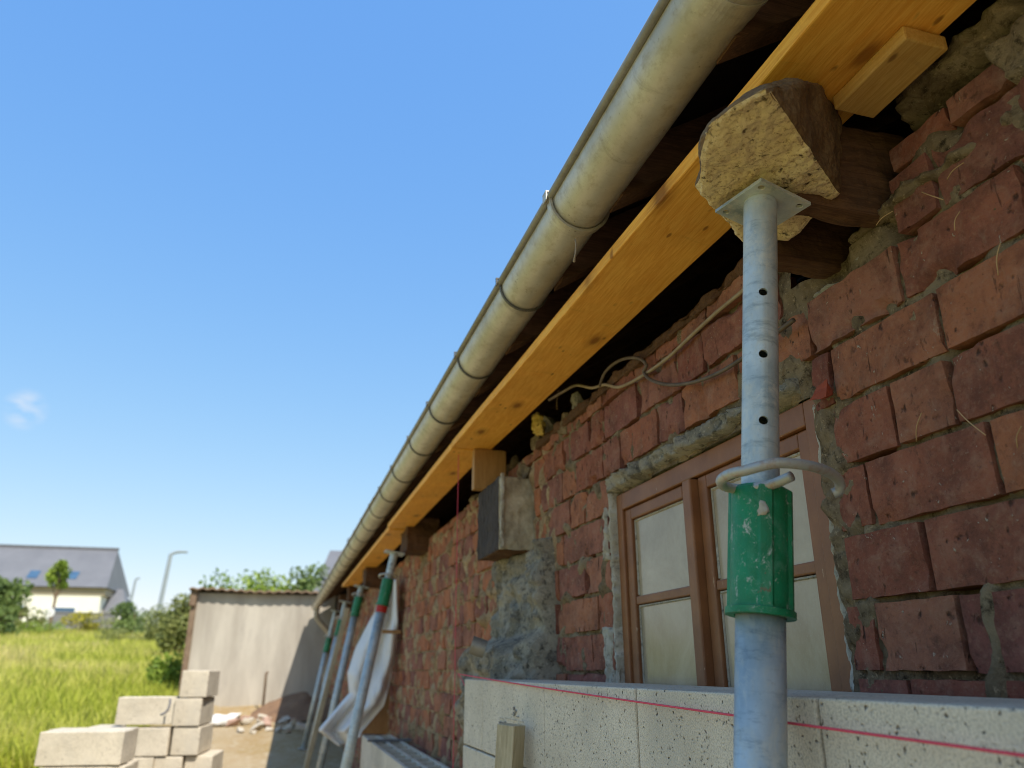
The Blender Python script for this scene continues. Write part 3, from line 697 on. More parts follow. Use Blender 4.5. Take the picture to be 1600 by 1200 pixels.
for i, y in enumerate(by):
    m = MB(); wd = 0.024 if i == 0 else 0.008
    trough(m, y-wd/2, y+wd/2, GR+0.0055, 0.004, 178, 372, 26)
    if i == 0: trough(m, y-wd/2-0.002, y-wd/2+0.003, GR+0.0085, 0.006, 178, 372, 26)
    m.box(GX-GR-0.0165, GX-GR+0.006, y-wd/2, y+wd/2, GZ+0.0165, GZ+0.0195)
    m.box(GX-GR-0.0162, GX-GR-0.0132, y-wd/2, y+wd/2, GZ-0.004, GZ+0.0165)
    ung(m).build('bracket', M_ZINC if i == 0 else M_ZDARK, G)

cw = [U(899,374,y=1.37), U(900,385,y=1.37), U(899,396,y=1.37), U(897,409,y=1.37)]
c = cw[0]; m = MB(); m.tube([p-c for p in cw], [0.0012, 0.0018, 0.0016, 0.0030], 6)
M_WEB = m_simple('dusty_web', (0.42,0.33,0.24), (0.30,0.22,0.15), 80, 200)
tag(m.build('cobweb', M_WEB, smooth=True, loc=c), 'dusty cobweb strand dangling from the nearest wide gutter bracket', 'cobweb')

# ------------------------------------------------------------------ adjustable props
def boolean(o, cutters):
    for c in cutters:
        b = o.modifiers.new('b', 'BOOLEAN'); b.operation = 'DIFFERENCE'; b.solver = 'EXACT'; b.object = c
    bpy.context.view_layer.update()
    dg = bpy.context.evaluated_depsgraph_get()
    me = bpy.data.meshes.new_from_object(o.evaluated_get(dg))
    o.modifiers.clear(); o.data = me
    for c in cutters: bpy.data.objects.remove(c, do_unlink=True)

def prop(top, base, label, zc, near=False, red=False, group=None):
    """leaning tubular prop; zc = height of the collar's lower edge"""
    top = Vector(top); base = Vector(base); ax = (top-base).normalized(); Ln = (top-base).length
    q = Vector((0,0,1)).rotation_difference(ax)
    E = empty('steel_prop', base, label, 'prop', group); E.rotation_mode = 'QUATERNION'; E.rotation_quaternion = q
    lc = (zc - base.z) / ax.z
    if near: azi = math.atan2(-0.83, -0.35)
    else: azi = math.atan2(-0.9, -0.2)
    m = MB(); m.tube([(0,0,0.006), (0,0,lc+0.02)], 0.0300, 40); m.build('outer_tube', M_GALV, E, smooth=False, bevel=0)
    for p in COL.objects[-1].data.polygons: p.use_smooth = len(p.vertices) == 4
    m = MB(); n = 40
    for rad, fl in ((0.0245, False), (0.0205, True)): m.tube([(0,0,lc-0.1), (0,0,Ln-0.006)], rad, n, caps=False)
    k = 2*n; f2 = []
    # orient the inner wall inward and close both ends
    m.f = [t if i < n else t[::-1] for i, t in enumerate(m.f)]
    for j in range(n):
        f2.append((j, (j+1)%n, k+(j+1)%n, k+j)[::-1]); f2.append((n+j, n+(j+1)%n, k+n+(j+1)%n, k+n+j))
    m.f += f2; m.mi += [0]*len(f2)
    it = m.build('inner_tube', M_GALV, E)
    cs = []
    for i in range(14):
        zz = lc + 0.2465 + 0.0975*i if near else lc + 0.25 + 0.1*i
        if zz > Ln - (0.15 if near else 0.05): break
        c = MB(); d = Vector((math.cos(azi), math.sin(azi), 0))
        c.tube([d*0.05 + Vector((0,0,zz)), d*-0.05 + Vector((0,0,zz))], 0.0062, 16); cs.append(c.build('cutter', M_GALV))
    mw = E.matrix_basis
    it.parent = None; boolean(it, cs); it.parent = E
    for p in it.data.polygons: p.use_smooth = False
    es = it.modifiers.new('sm', 'EDGE_SPLIT'); es.split_angle = R(30)
    for p in it.data.polygons: p.use_smooth = True
    # green collar
    m = MB(); rc = 0.0365; hc = 0.158; V = []; n = 56
    for zz, rr in ((-0.004,0.031), (-0.004,0.0425), (0.004,0.0425), (0.0055,rc), (hc-0.004,rc), (hc,rc-0.003), (hc,0.026)):
        for j in range(n):
            t = 2*math.pi*j/n; r2 = rr
            if near and rr > 0.03:
                for dl, am in ((0.0, 0.0045), (1.2, 0.0035), (-2.0, 0.004), (2.6, 0.004)):
                    dd = (t - azi - dl + math.pi) % (2*math.pi) - math.pi
                    if abs(dd) < 0.19 and 0.0055 <= zz < hc-0.002: r2 += am
            V.append((r2*math.cos(t), r2*math.sin(t), lc+zz))
    m.add(V, [(i*n+j, i*n+(j+1)%n, (i+1)*n+(j+1)%n, (i+1)*n+j) for i in range(6) for j in range(n)])
    co = m.build('collar', M_GREEN, E, smooth=True); co.modifiers.new('es', 'EDGE_SPLIT').split_angle = R(28)
    if near:   # weld blob at the head of the rib
        P = [Vector((rc*math.cos(azi), rc*math.sin(azi), lc+hc-0.032)) + Vector((rng.uniform(-1,1)*0.011, rng.uniform(-1,1)*0.011, rng.uniform(-1,1)*0.014)) for _ in range(20)]
        hull_lump(P, 3, 0.003, 90, 1).build('weld', M_PLAST, co, smooth=True)
    if red:
        m = MB(); m.tube([(0,0,lc-0.045), (0,0,lc-0.006)], 0.034, 24); m.build('red_ring', M_RED, E, smooth=False)
    # plates
    m = MB(); ph = 0.05 if near else 0.06; TM = Matrix.Translation((0.010, 0.010, 0)) @ Matrix.Rotation(R(11), 4, 'Z') if near else Matrix.Identity(4)
    m.box(-ph, ph, -ph, ph, Ln-0.006, Ln, M=TM); tp = m.build('top_plate', M_GALV, E)
    if near:
        cs = []
        for a in (-1, 1):
            for b in (-1, 1):
                c = MB(); c.tube([TM @ Vector((a*0.038, b*0.038, Ln-0.03)), TM @ Vector((a*0.038, b*0.038, Ln+0.03))], 0.005, 12); cs.append(c.build('cutter', M_GALV))
        tp.parent = None; boolean(tp, cs); tp.parent = E
        b = tp.modifiers.new('bevel', 'BEVEL'); b.width = 0.0012; b.limit_method = 'ANGLE'
    m = MB(); m.box(-0.06, 0.06, -0.06, 0.06, 0, 0.006); m.build('base_plate', M_GALV, E)
    # bent pin
    if near:
        mi = (Matrix.Translation(base) @ q.to_matrix().to_4x4()).inverted()
        dc = 0.985
        pts = [(1237,744,-.032), (1206,757,-.012), (1180,762,0.0), (1152,764,.022), (1131,759,.012), (1127,750,-.015), (1140,741,-.036), (1165,735,-.047),
               (1190,728,-.052), (1215,723.5,-.053), (1240,724.5,-.051), (1265,728,-.045), (1287,734.5,-.032), (1303,743,-.018), (1312,754,-.008), (1311,766,-.003), (1302,771,.0)]
        P = [mi @ U(px, py, d=dc+dd) for px, py, dd in pts]
        Q = []
        for i in range(len(P)-1):
            p0, p1, p2, p3 = P[max(i-1,0)], P[i], P[i+1], P[min(i+2,len(P)-1)]
            for s in range(5):
                t = s/5; Q.append(0.5*((2*p1)+(p2-p0)*t+(2*p0-5*p1+4*p2-p3)*t*t+(3*p1-p0-3*p2+p3)*t**3))
        Q.append(P[-1]); m = MB(); m.tube(Q, 0.0066, 14); m.build('pin', M_PIN, E, smooth=True)
    else:
        zz = lc + 0.17; pts = []
        for i in range(22):
            t = azi + 2.2 - 4.6*i/21; pts.append((math.cos(t)*(0.06 if 4 < i < 20 else 0.045), math.sin(t)*(0.06 if 4 < i < 20 else 0.045), zz+0.012*math.sin(i*0.2)))
        pts = [(0,0,zz)] + pts; m = MB(); m.tube(pts, 0.006, 8); m.build('pin', M_PIN, E, smooth=True)
    return E
LEAN = 0.127
tp = Vector((0.647, 0.867, 0.675))
prop(tp, tp - Vector((LEAN, 0, 1))*(0.675+1.45), 'big near galvanised prop with green collar and bent pin, standing before the window', 0.064, near=True)
FAR = [((0.655, 4.95, 0.69), 0.37, 0.175, True, 'leaning galvanised prop with red ring under its green collar, in front of white sheet'),
       ((0.655, 7.0, 0.675), 0.43, 0.165, False, 'far galvanised prop with fat green collar, first behind the white sheet'),
       ((0.655, 8.68, 0.675), 0.33, 0.165, False, 'far galvanised prop with green collar, between the two pale uprights'),
       ((0.65, 10.1, 0.675), 0.2, 0.16, False, 'farthest galvanised prop, beside the sand coloured downpipe')]
for t, zc, ln, rd, lab in FAR:
    t = Vector(t); gb = gz(t.x-0.3, t.y); hgt = t.z - gb
    prop(t, t - Vector((ln, 0, 1))*hgt, lab, zc, red=rd, group='leaning props along the far wall')

# ------------------------------------------------------------------ new block walls
def rblock(mb, x0, x1, y0, y1, z0, z1, g=0.0032):
    mb.box(x0 + rng.uniform(-0.0015, 0.0015), x1, y0+g, y1-g, z0+g, z1-g*0.4, rng.random())
BT = -0.030; BX = 0.61
ctr = Vector((0.71, 1.6, -1.45))
mb = MB()
jn = [2.69, 2.44, 1.845, 1.335, 0.835, 0.335, -0.165, -0.665]
for a, b in zip(jn[1:], jn[:-1]): rblock(mb, BX-ctr.x, BX+0.2-ctr.x, a-ctr.y, b-ctr.y, BT-0.2-ctr.z, BT-ctr.z)
for k in range(1, 7):
    y = 2.69; first = 0.5 if k % 2 else 0.25
    while y > -0.7:
        L = first; first = 0.5
        rblock(mb, BX-ctr.x, BX+0.2-ctr.x, y-L-ctr.y, y-ctr.y, BT-0.2*(k+1)-ctr.z, BT-0.2*k-ctr.z); y -= L
W1 = empty('block_wall', ctr, 'new sand grey concrete block wall below the brown window', 'wall')
mb.build('blockwork', M_BLOCK, W1, bevel=0.003)
mb = MB(); mb.box(BX+0.012-ctr.x, BX+0.19-ctr.x, -0.6-ctr.y, 2.684-ctr.y, -1.46-ctr.z, BT-0.008-ctr.z); mb.build('joint_mortar', M_JOINT, W1)
# stamped print on the end block (unreadable marks half hidden by the stake)
mb = MB()
def mark(px0, px1, py0, py1):
    a = U(px0, py0, X=BX-0.0035); b = U(px1, py1, X=BX-0.0035)
    mb.box(BX-0.0030-ctr.x, BX-0.0015-ctr.x, b.y-ctr.y, a.y-ctr.y, b.z-ctr.z, a.z-ctr.z)
for p in ((778,786,1121,1123),(789,797,1122,1124),(799,806,1124,1126),(809,817,1126,1128),(779,782,1127,1131),(783,786,1128,1131),(787,789,1127,1132),
          (779,787,1133,1135),(779,781,1136,1143),(783,785,1136,1142),(801,802.5,1104,1110),(801,803,1112,1119),(803.5,805,1109,1114),(807,815,1130,1132),(812,816,1135,1143),(812,817,1145,1153),(806,809,1119,1121)): mark(*p)
mb.build('print_mark', M_INK, W1)

# lower block wall with open cores, further on
c2 = Vector((0.71, 4.2, -1.45)); W2 = empty('block_wall', c2, 'low unfinished block wall with open hollow cores on top', 'wall')
mb = MB(); T2 = -0.42
for k in range(0, 4):
    y = 5.78 - (0.25 if k % 2 else 0)
    if k % 2: mb.box(BX-c2.x, BX+0.2-c2.x, y-c2.y+0.003, 5.78-c2.y, T2-0.2*(k+1)+0.003-c2.z, T2-0.2*k-c2.z)
    while y > 3.0:
        a, b = y-0.5+0.002, y-0.002; z1 = T2-0.2*k-c2.z-0.001; z0 = z1-0.197; X0, X1 = BX-c2.x, BX+0.2-c2.x; ya, yb = a-c2.y, b-c2.y
        if k == 0:
            tt = 0.022
            mb.box(X0, X0+tt, ya, yb, z0, z1); mb.box(X1-tt, X1, ya, yb, z0, z1); xm = (X0+X1)/2
            mb.box(xm-0.010, xm+0.010, ya+0.02, yb-0.02, z0, z1-0.001)
            for q in range(4):
                yy = ya + (yb-ya-0.02)*q/3
                mb.box(X0+tt, X1-tt, yy, yy+0.02, z0, z1-0.002)
        else: mb.box(X0, X1, ya, yb, z0, z1)
        y -= 0.5
mb.build('blockwork', M_BLOCK, W2, bevel=0.003)
mb = MB(); mb.box(-0.03, 0.25, -0.012, 0.012, 0, 0.012)
tag(mb.build('steel_strap', M_FENCE, loc=(0.62, 5.25, T2)), 'dark flat steel strap laid across the hollow block tops', 'strap')

# wooden stake leaning on the blocks
mb = MB(); a = U(799, 1132, X=0.568); b = Vector((0.50, a.y+0.06, -1.45))
d = (a-b); Lk = d.length; q = Vector((0,0,1)).rotation_difference(d.normalized())
mb.box(-0.024, 0.024, -0.026, 0.026, 0, Lk, M=Matrix.Rotation(R(38), 4, 'Z'))
st = mb.build('wooden_stake', M_PINE, bevel=0.002, loc=b); st.rotation_mode = 'QUATERNION'; st.rotation_quaternion = q
tag(st, 'greyish pine stake leaning against the end of the block wall', 'stake')

# mason's strings
def tubeobj(name, pts, r, mat, label, cat, n=8, smooth=True):
    P = [Vector(p) for p in pts]; c = P[0]; m = MB(); m.tube([p-c for p in P], r, n)
    return tag(m.build(name, mat, smooth=smooth, loc=c), label, cat)
s0 = U(716, 1053, y=2.80); s1 = U(1600, 1180, X=0.592)
dv = s1 - s0; sp = [s0 + dv*t - Vector((0,0,0.004*math.sin(math.pi*min(t,1)))) for t in np.linspace(0, 1.6, 24)]
tubeobj('mason_string', sp, 0.0016, M_STR, 'taut pink builder string running level along the block wall top', 'string')
v0 = U(717, 690, X=0.652); v1 = Vector((0.64, v0.y+0.02, -1.35)); v1 = U(708, 1200, y=v0.y)
vv = v1 - v0
tubeobj('mason_string', [v0 + vv*t + Vector((0.002*N(t*9,1,1),0,0)) for t in np.linspace(0, 1.35, 20)], 0.0014, M_STR, 'pink plumb string hanging from the yellow plank', 'string')
kn = U(716, 1053, y=2.82)
tubeobj('string_tail', [kn, U(722,1062,y=2.80), U(726,1071,y=2.79), U(731,1076,y=2.76), U(727,1078,y=2.74)], 0.0013, M_STR, 'loose pink string tail knotted at the corner of the block wall', 'string')

# cables on the brick
cx = DB - 0.012
tubeobj('electric_cable', smooth_path([U(x, y, X=cx) for x, y in ((1235,385),(1200,418),(1160,455),(1120,488),(1080,525),(1045,558),(1012,582),(985,598),(965,605),(945,601),(925,606),(900,602),(880,612),(858,625))]),
        0.0046, M_CABL, 'beige electric cable strung diagonally across the brick under the eave', 'cable')
tubeobj('electric_cable', smooth_path([U(x, y, X=cx-0.006) for x, y in ((1240,500),(1200,530),(1160,560),(1120,584),(1080,598),(1045,601),(1018,594),(1006,582),(1010,570),(998,560),(978,560),(960,568),(945,583),(937,603))]),
        0.0046, M_CABD, 'dark curling electric cable crossing the beige one', 'cable')
# insulation tuft
c = U(843, 663, X=DB-0.02)
P = [Vector((rng.uniform(-1,1)*0.016, rng.gauss(0,1)*0.026, rng.gauss(0,1)*0.017)) for _ in range(60)]
tag(hull_lump(P, 6, 0.014, 40, 2).build('insulation_tuft', M_FOAM, smooth=True, loc=c), 'yellow insulation tuft poking out at the head of the brick wall', 'insulation')
# loose red brick shard at window corner
c = U(1285, 612, X=DB-0.012)
P = [Vector((rng.uniform(-1,1)*0.014, rng.uniform(-1,1)*0.024, rng.uniform(-1,1)*0.016)) for _ in range(12)]
M_SHARD = m_simple('fresh_red_brick', (0.34,0.075,0.035), (0.26,0.055,0.03), 30, 120, 0.004)
tag(hull_lump(P, 3, 0.004, 60, 5).build('brick_shard', M_SHARD, loc=c), 'bright red broken brick shard at the top right window corner', 'brick shard')
# short metal pipe on the pier's ledge
c = U(747, 1011, X=0.655)
m = MB(); r0 = 0.030; L0 = 0.05; n = 28; V = []
for rr, xx in ((r0,-L0/2), (r0,L0/2), (r0-0.003,L0/2), (r0-0.003,-L0/2)):
    for j in range(n): V.append((xx, rr*math.cos(2*math.pi*j/n), rr*math.sin(2*math.pi*j/n)))
m.add(V, [(i*n+j, i*n+(j+1)%n, ((i+1)%4)*n+(j+1)%n, ((i+1)%4)*n+j) for i in range(4) for j in range(n)])
po = m.build('metal_pipe', M_ZEDGE, loc=c); po.rotation_euler = (0, R(18), R(-12))
tag(po, 'short grey metal pipe stub lying on the concrete ledge', 'pipe')

# ------------------------------------------------------------------ sheet, board, uprights, downpipe
L_ = [(602,905),(584,958),(556,1012),(543,1052),(546,1083),(497,1141),(530,1166)]
R_ = [(619,905),(622,972),(617,1025),(609,1070),(600,1103),(566,1143),(562,1152)]
def lerp2(A, t):
    s = t*(len(A)-1); i = min(int(s), len(A)-2); f = s-i
    return A[i][0]*(1-f)+A[i+1][0]*f, A[i][1]*(1-f)+A[i+1][1]*f
mb = MB(); c = U(600, 1143, y=6.0)
def clothf(u, v):
    a = lerp2(L_, v); b = lerp2(R_, v); px = a[0]*(1-u)+b[0]*u; py = a[1]*(1-u)+b[1]*u
    y = 6.05 - 0.25*u + 0.06*math.sin(u*11+v*5) + 0.06*N(u*3, v*4, 1) + 0.03*N(u*9, v*9, 4)
    return U(px, py, y=y) - c
mb.grid(36, 70, clothf)
t = mb.build('plastic_sheet', M_TARP, smooth=True, loc=c)
sd = t.modifiers.new('s', 'SOLIDIFY'); sd.thickness = 0.003
tag(t, 'white plastic sheet hanging in folds behind the nearest leaning far prop', 'sheet')
q = [U(617,935,y=6.3), U(627,990,y=6.25), U(612,1148,y=6.25), U(560,1146,y=6.3)]
c = (q[2]+q[3])/2; mb = MB(); dd = Vector((0.02,0.05,0))
mb.add([p-c for p in q]+[p+dd-c for p in q], [(3,2,1,0),(4,5,6,7),(0,1,5,4),(1,2,6,5),(2,3,7,6),(3,0,4,7)])
tag(mb.build('wooden_board', M_BOARD, loc=c), 'brown wooden board standing against the wall behind white sheet', 'board')
p0, p1 = U(597,987,y=5.74), U(626,985,y=5.74); mb = MB(); mb.box(0, (p1-p0).length, -0.008, 0.008, -0.012, 0.012)
tag(mb.build('wooden_batten', M_BOARD, loc=p0), 'small brown batten pinning the top of the white sheet', 'batten')
a = U(543,950,y=8.0); b = U(499,1120,y=8.0); b = a + (b-a)*((a.z-gz(0.3,7.8))/(a.z-b.z))
mb = MB(); d = a-b; mb.box(-0.022, 0.022, -0.03, 0.03, 0, d.length); o = mb.build('wooden_upright', M_PINE, bevel=0.003, loc=b)
o.rotation_mode = 'QUATERNION'; o.rotation_quaternion = Vector((0,0,1)).rotation_difference(d.normalized())
tag(o, 'pale timber upright leaning between the far props', 'post')
mb = MB(); e = YE - 0.55; tx = DB-0.08
P = smooth_path([Vector(p) for p in ((GX, e, GZ-0.05), (GX, e, GZ-0.16), (GX+0.03, e, GZ-0.24), (tx-0.05, e, GZ-0.38), (tx, e, GZ-0.46), (tx, e, GZ-0.7), (tx, e, -0.75))], 6)
c = P[-1]; mb.tube([p-c for p in P], 0.042, 16)
tag(mb.build('downpipe', M_PIPE, smooth=True, loc=c), 'sand coloured downpipe at the far end of the gutter', 'downpipe')
# dark lean-to things in the doorway behind the sheet
mb = MB(); mb.box(-0.03, 0.03, -0.4, 0.4, 0, 1.35)
tag(mb.build('dark_door', M_CHAR, loc=(DB-0.035, 6.9, gz(0.8, 6.9)), bevel=0.004), 'dark weathered plank door behind the far props', 'door')

# ------------------------------------------------------------------ block stacks in the yard
proto = {}
def stackblock(x, y, z, kind, rot, label, group):
    if kind not in proto:
        w_, d_ = {'long': (0.5, 0.2), 'end': (0.2, 0.5), 'short': (0.41, 0.2)}[kind]
        m = hull_lump([Vector((x, y, z_)) for x in (-w_/2+0.002, w_/2-0.002) for y in (-d_/2+0.002, d_/2-0.002) for z_ in (0.002, 0.194)], 8, 0.0016, 9, len(proto)+1, 0.006)
        o = m.build('concrete_block', M_BLOCK2); proto[kind] = o
    else:
        o = proto[kind].copy(); COL.objects.link(o)
    o.location = (x, y, z); o.rotation_euler = (0, 0, R(rot)); tag(o, label, 'block', group); return o
GRP = 'concrete blocks stacked in the yard'
SY = 6.75; zt = -0.005
def lev(k): return zt - 0.2*k
RS = -6
stackblock(-0.555, SY+0.25, lev(1), 'end', RS, 'topmost concrete block, alone on the right corner of the tall stack', GRP)
stackblock(-0.575, SY+0.24, lev(2), 'end', RS-1, 'end-on concrete block directly under the topmost one', GRP)
stackblock(-0.895, SY+0.14, lev(2)+0.012, 'short', RS+2, 'shorter concrete block left of the end-on one on the second layer of the tall stack', GRP)
for k in (3, 4, 5, 6):
    nm = {3:'three', 4:'four', 5:'five', 6:'six'}[k]
    if k % 2:
        stackblock(-0.90, SY+0.11, lev(k), 'short', RS, 'block facing out, middle of layer %s of the tall stack' % nm, GRP)
        stackblock(-0.56, SY+0.25, lev(k), 'end', RS+(k-4), 'end-on block at the right of layer %s of the tall stack' % nm, GRP)
        stackblock(-1.21, SY+0.27, lev(k), 'end', RS, 'end-on block at the left of layer %s of the tall stack' % nm, GRP)
    else:
        stackblock(-1.03, SY+0.11, lev(k), 'long', RS+1, 'long block at the left of layer %s of the tall stack' % nm, GRP)
        stackblock(-0.665, SY+0.25, lev(k), 'end', RS, 'end-on block in the middle of layer %s of the tall stack' % nm, GRP)
        stackblock(-0.455, SY+0.27, lev(k), 'end', RS, 'end-on block at the right of layer %s of the tall stack' % nm, GRP)
LX = U(132, 1142, z=-0.36)
for k in range(5):
    for j in range(2):
        stackblock(LX.x + (0.0 if k % 2 == 0 else 0.03), LX.y + 0.12 + 0.203*j, -0.56-0.2*k, 'long', -8 + k, '%s block of the low stack nearest the camera, layer %s' % (('front', 'back')[j], ('one', 'two', 'three', 'four', 'five')[k]), GRP)
# stray iron loop hanging on the long block
tubeobj('bent_wire', smooth_path([U(266,1092,y=6.70), U(265,1102,y=6.69), U(260,1112,y=6.69), U(251,1117,y=6.70)], 5), 0.008, M_FENCE, 'bent dark wire hook hanging on a block in the tall stack', 'wire')

# ------------------------------------------------------------------ shed
SHY = 14.0; c = Vector((0.8, SHY, -0.75))
SH = empty('shed', c, 'low pale rendered shed with a rusty corrugated roof edge', 'shed')
mb = MB(); mb.box(-2.13, 2.6, 0, 3.0, -0.2, 1.93); mb.build('wall', M_SHED, SH)
mb = MB(); nn = 240
def cor(u, v):
    x = -2.27 + 5.0*u; return (x, -0.13 + 3.3*v, 1.985 + 0.013*math.sin(x*2*math.pi/0.15) + 0.03*N(x, v*2, 4, 1.3) - 0.02*u + 0.20*v)
mb.grid(nn, 4, cor); r_ = mb.build('roof', M_RUST, SH, smooth=True); sd = r_.modifiers.new('s', 'SOLIDIFY'); sd.thickness = 0.035
mb = MB(); mb.box(-2.24, -2.14, -0.08, 3.0, 1.72, 1.955); mb.build('barge_board', M_RUST, SH)
mb = MB(); mb.box(-2.22, -2.135, -0.03, 0.04, 0.2, 1.72); mb.build('corner_post', M_RUST, SH)

# grey roofed building beyond the gutter end
c = Vector((3.2, 21.0, 0.3)); NB = empty('neighbour_building', c, 'grey roofed building with chimney just beyond the gutter end', 'building')
mb = MB(); mb.box(-2.2, 3, 0, 4, -0.6, 1.5); mb.build('wall', M_SHED, NB)
mb = MB(); mb.add([(-2.5,-0.3,1.45),(3,-0.3,1.45),(3,2,2.9),(-2.0,2,2.9),(-2.5,4.3,1.45),(3,4.3,1.45)], [(0,1,2,3),(3,2,5,4),(0,3,4),(1,5,2),(0,4,5,1)]); rf = mb.build('roof', M_HROOF, NB)
mb = MB(); mb.box(-1.55,-1.15,1.5,1.9,2.2,3.2); mb.build('chimney', M_HROOF, NB)

# rubble, soil, bag
def soil(x, y, rx, ry, h, seed, label, mat=M_SOIL):
    m = MB(); n = 26
    def f(u, v):
        a = u*2*math.pi; r = v; xx = rx*r*math.cos(a); yy = ry*r*math.sin(a)
        return (xx, yy, h*(1-r*r)*(1+0.5*FB(xx+seed, yy, 0, 2.5, 4)) + 0.03*N(xx, yy, seed, 9) - 0.03)
    m.grid(n, 10, f); return tag(m.build('soil_heap', mat, smooth=True, loc=(x, y, gz(x, y))), label, 'soil heap')
soil(0.55, 12.9, 0.95, 0.6, 0.30, 3, 'heap of dark brown soil in the shade at the foot of the shed')
soil(-0.75, 13.2, 0.9, 0.45, 0.13, 6, 'low heap of dry yellow earth along the sunny shed foot', M_GROUND)
rng = random.Random(21)
for i in range(30):
    x = rng.uniform(-0.5, 0.5); y = rng.uniform(11.0, 12.7); s = rng.uniform(0.04, 0.12)
    P = [Vector((rng.uniform(-1,1)*s, rng.uniform(-1,1)*s*0.8, rng.uniform(0,1.1)*s)) for _ in range(12)]
    tag(hull_lump(P, 2, 0.01, 12, i).build('rubble_stone', M_STONE if i % 7 else M_PINK, loc=(x, y, gz(x, y)-0.01)),
        'pale rubble stone lying in front of the shed' if i % 7 else 'pinkish rubble lump lying in front of the shed', 'stone', 'rubble in front of the shed')
P = [Vector((rng.gauss(0,0.11), rng.gauss(0,0.08), abs(rng.gauss(0,0.07)))) for _ in range(40)]
x, y = -0.62, 11.9
tag(hull_lump(P, 4, 0.02, 9, 3).build('plastic_bag', M_WHITE, smooth=True, loc=(x, y, gz(x, y))), 'crumpled white plastic bag on the dirt before the shed', 'bag')
a = U(416, 1052, y=13.6); b = U(412, 1092, y=13.5); b = a + (b-a)*((a.z - gz(-.1,13.5))/(a.z-b.z))
tubeobj('wooden_stick', [b, a, a+Vector((0.03,0,0.02))], 0.02, M_BARK, 'thin wooden stick standing in front of the shed wall', 'stick')

# ------------------------------------------------------------------ vegetation
def leaves(mb, C, n, size, r, up=0.3, var=0.25):
    P = r.normal(0, 1, (n, 3)); P /= np.linalg.norm(P, axis=1)[:, None]
    for k in range(n):
        p = C[0] + P[k]*C[1]*(0.55 + 0.5*r.random())
        d1 = r.normal(0, 1, 3); d1 /= np.linalg.norm(d1); d2 = np.cross(d1, r.normal(0, 1, 3)); d2 /= (np.linalg.norm(d2)+1e-6)
        s = size*(0.6+0.8*r.random())
        q = [p - d1*s, p + d2*s*0.5, p + d1*s, p - d2*s*0.5]
        mb.add(q, [(0,1,2,3)], float(np.clip(C[2] + var*(r.random()-0.5)*2, 0, 1)))
def bush(name, label, cat, x, y, w_, h_, nl, mat, seed, group=None, size=None, clumps=14, trunk=0.0, z=None):
    r = np.random.RandomState(seed); z0 = gz(x, y) if z is None else z
    E = empty(name, (x, y, z0), label, cat, group); mb = MB(); size = size or h_*0.05
    tr = MB(); ht = trunk*h_
    tr.tube([(0,0,-0.1), (w_*0.02,0,max(ht, h_*0.35)), (0,w_*0.03,h_*0.75)], [h_*0.02+0.01, h_*0.014+0.008, 0.006], 8)
    for k in range(clumps):
        a = r.random()*6.28; rr = math.sqrt(r.random())*w_*0.36; hz = ht + (h_-ht)*(0.15+0.72*r.random())
        sh = 1 - 0.55*abs((hz-ht)/(h_-ht) - 0.4)
        c = np.array([math.cos(a)*rr*sh, math.sin(a)*rr*sh, hz]); s = np.array([w_*0.2, w_*0.2, (h_-ht)*0.17])*(0.7+0.6*r.random())
        leaves(mb, (c, s, 0.25+0.5*r.random()), nl//clumps, size, r)
        if k % 2 == 0: tr.tube([(0,0,max(ht*0.8, h_*0.1)), tuple(c*0.6+np.array([0,0,ht*0.3])), tuple(c)], [h_*0.008+0.004, h_*0.006+0.003, 0.003], 5)
    tr.build('trunk', M_BARK, E); mb.build('foliage', mat, E); return E
LG = m_leaf('light_green_leaf', (0.10,0.18,0.02), (0.36,0.46,0.07)); DG = m_leaf('mid_green_leaf', (0.07,0.12,0.035), (0.24,0.32,0.09))
YG = m_leaf('yellow_green_leaf', (0.22,0.22,0.02), (0.52,0.45,0.04)); OL = m_leaf('olive_leaf', (0.13,0.16,0.045), (0.38,0.40,0.13))
def at(px, dist, py=1000):
    p = U(px, py, d=dist); return p.x, p.y
# behind the shed
for i, (px, dd, w_, h_, mt, lab) in enumerate(((358,19.5,2.0,2.35,LG,'leftmost bright shrub rising above the shed roof'), (398,20.0,2.2,2.5,LG,'bright green shrub rising over the middle of the shed roof'),
        (440,19.5,2.3,2.6,LG,'tallest bright shrub above the shed roof'), (474,19.5,1.7,2.75,DG,'darker shrub beside the grey roof, above the shed'), (287,22,1.5,1.95,OL,'dark olive bush just left of the shed'), (262,30,2.6,1.7,OL,'olive bush behind the lamp post foot'))):
    x, y = at(px, dd); bush('shrub', lab, 'shrub', x, y, w_, h_, 3200, mt, 30+i, 'shrubs round the shed', 0.06, 24)
x, y = at(265, 13.2, 1050); bush('shrub', 'small dark green bush in the grass close to the block stack', 'shrub', x, y, 0.75, 0.72, 1100, LG, 41, 'bushes in the field', 0.045)
for i, (px, dd, w_, h_, mt, lab) in enumerate(((203,38,2.6,2.0,DG,'dark bush beside the small distant lamp post'), (235,42,3.6,1.5,DG,'low green bush between the two lamp posts'), (126,40,2.6,1.35,YG,'bright yellow flowering bush below the house'),
        (-4,34,2.6,2.9,DG,'tall green bush at the left edge of the photo'), (22,38,2.4,2.0,OL,'olive bush left of the young tree'), (165,40,3.4,1.1,OL,'low olive bush under the end of the house'), (60,36,3.0,1.0,LG,'low light green bush under the young tree'), (275,33,2.2,1.3,YG,'yellow green bush beside the shed corner'), (185,30,2.2,0.8,OL,'straw coloured low bush in mid field'))):
    x, y = at(px, dd); bush('shrub', lab, 'shrub', x, y, w_, h_, 1300, mt, 50+i, 'bushes in the field')
x, y = at(73, 41); bush('young_tree', 'slim young tree with a tuft of green in front of the house', 'tree', x, y, 1.15, 4.05, 1300, LG, 70, None, 0.10, 12, 0.6)
p = U(78, 957, d=39.5); x, y = p.x, p.y
m = MB()
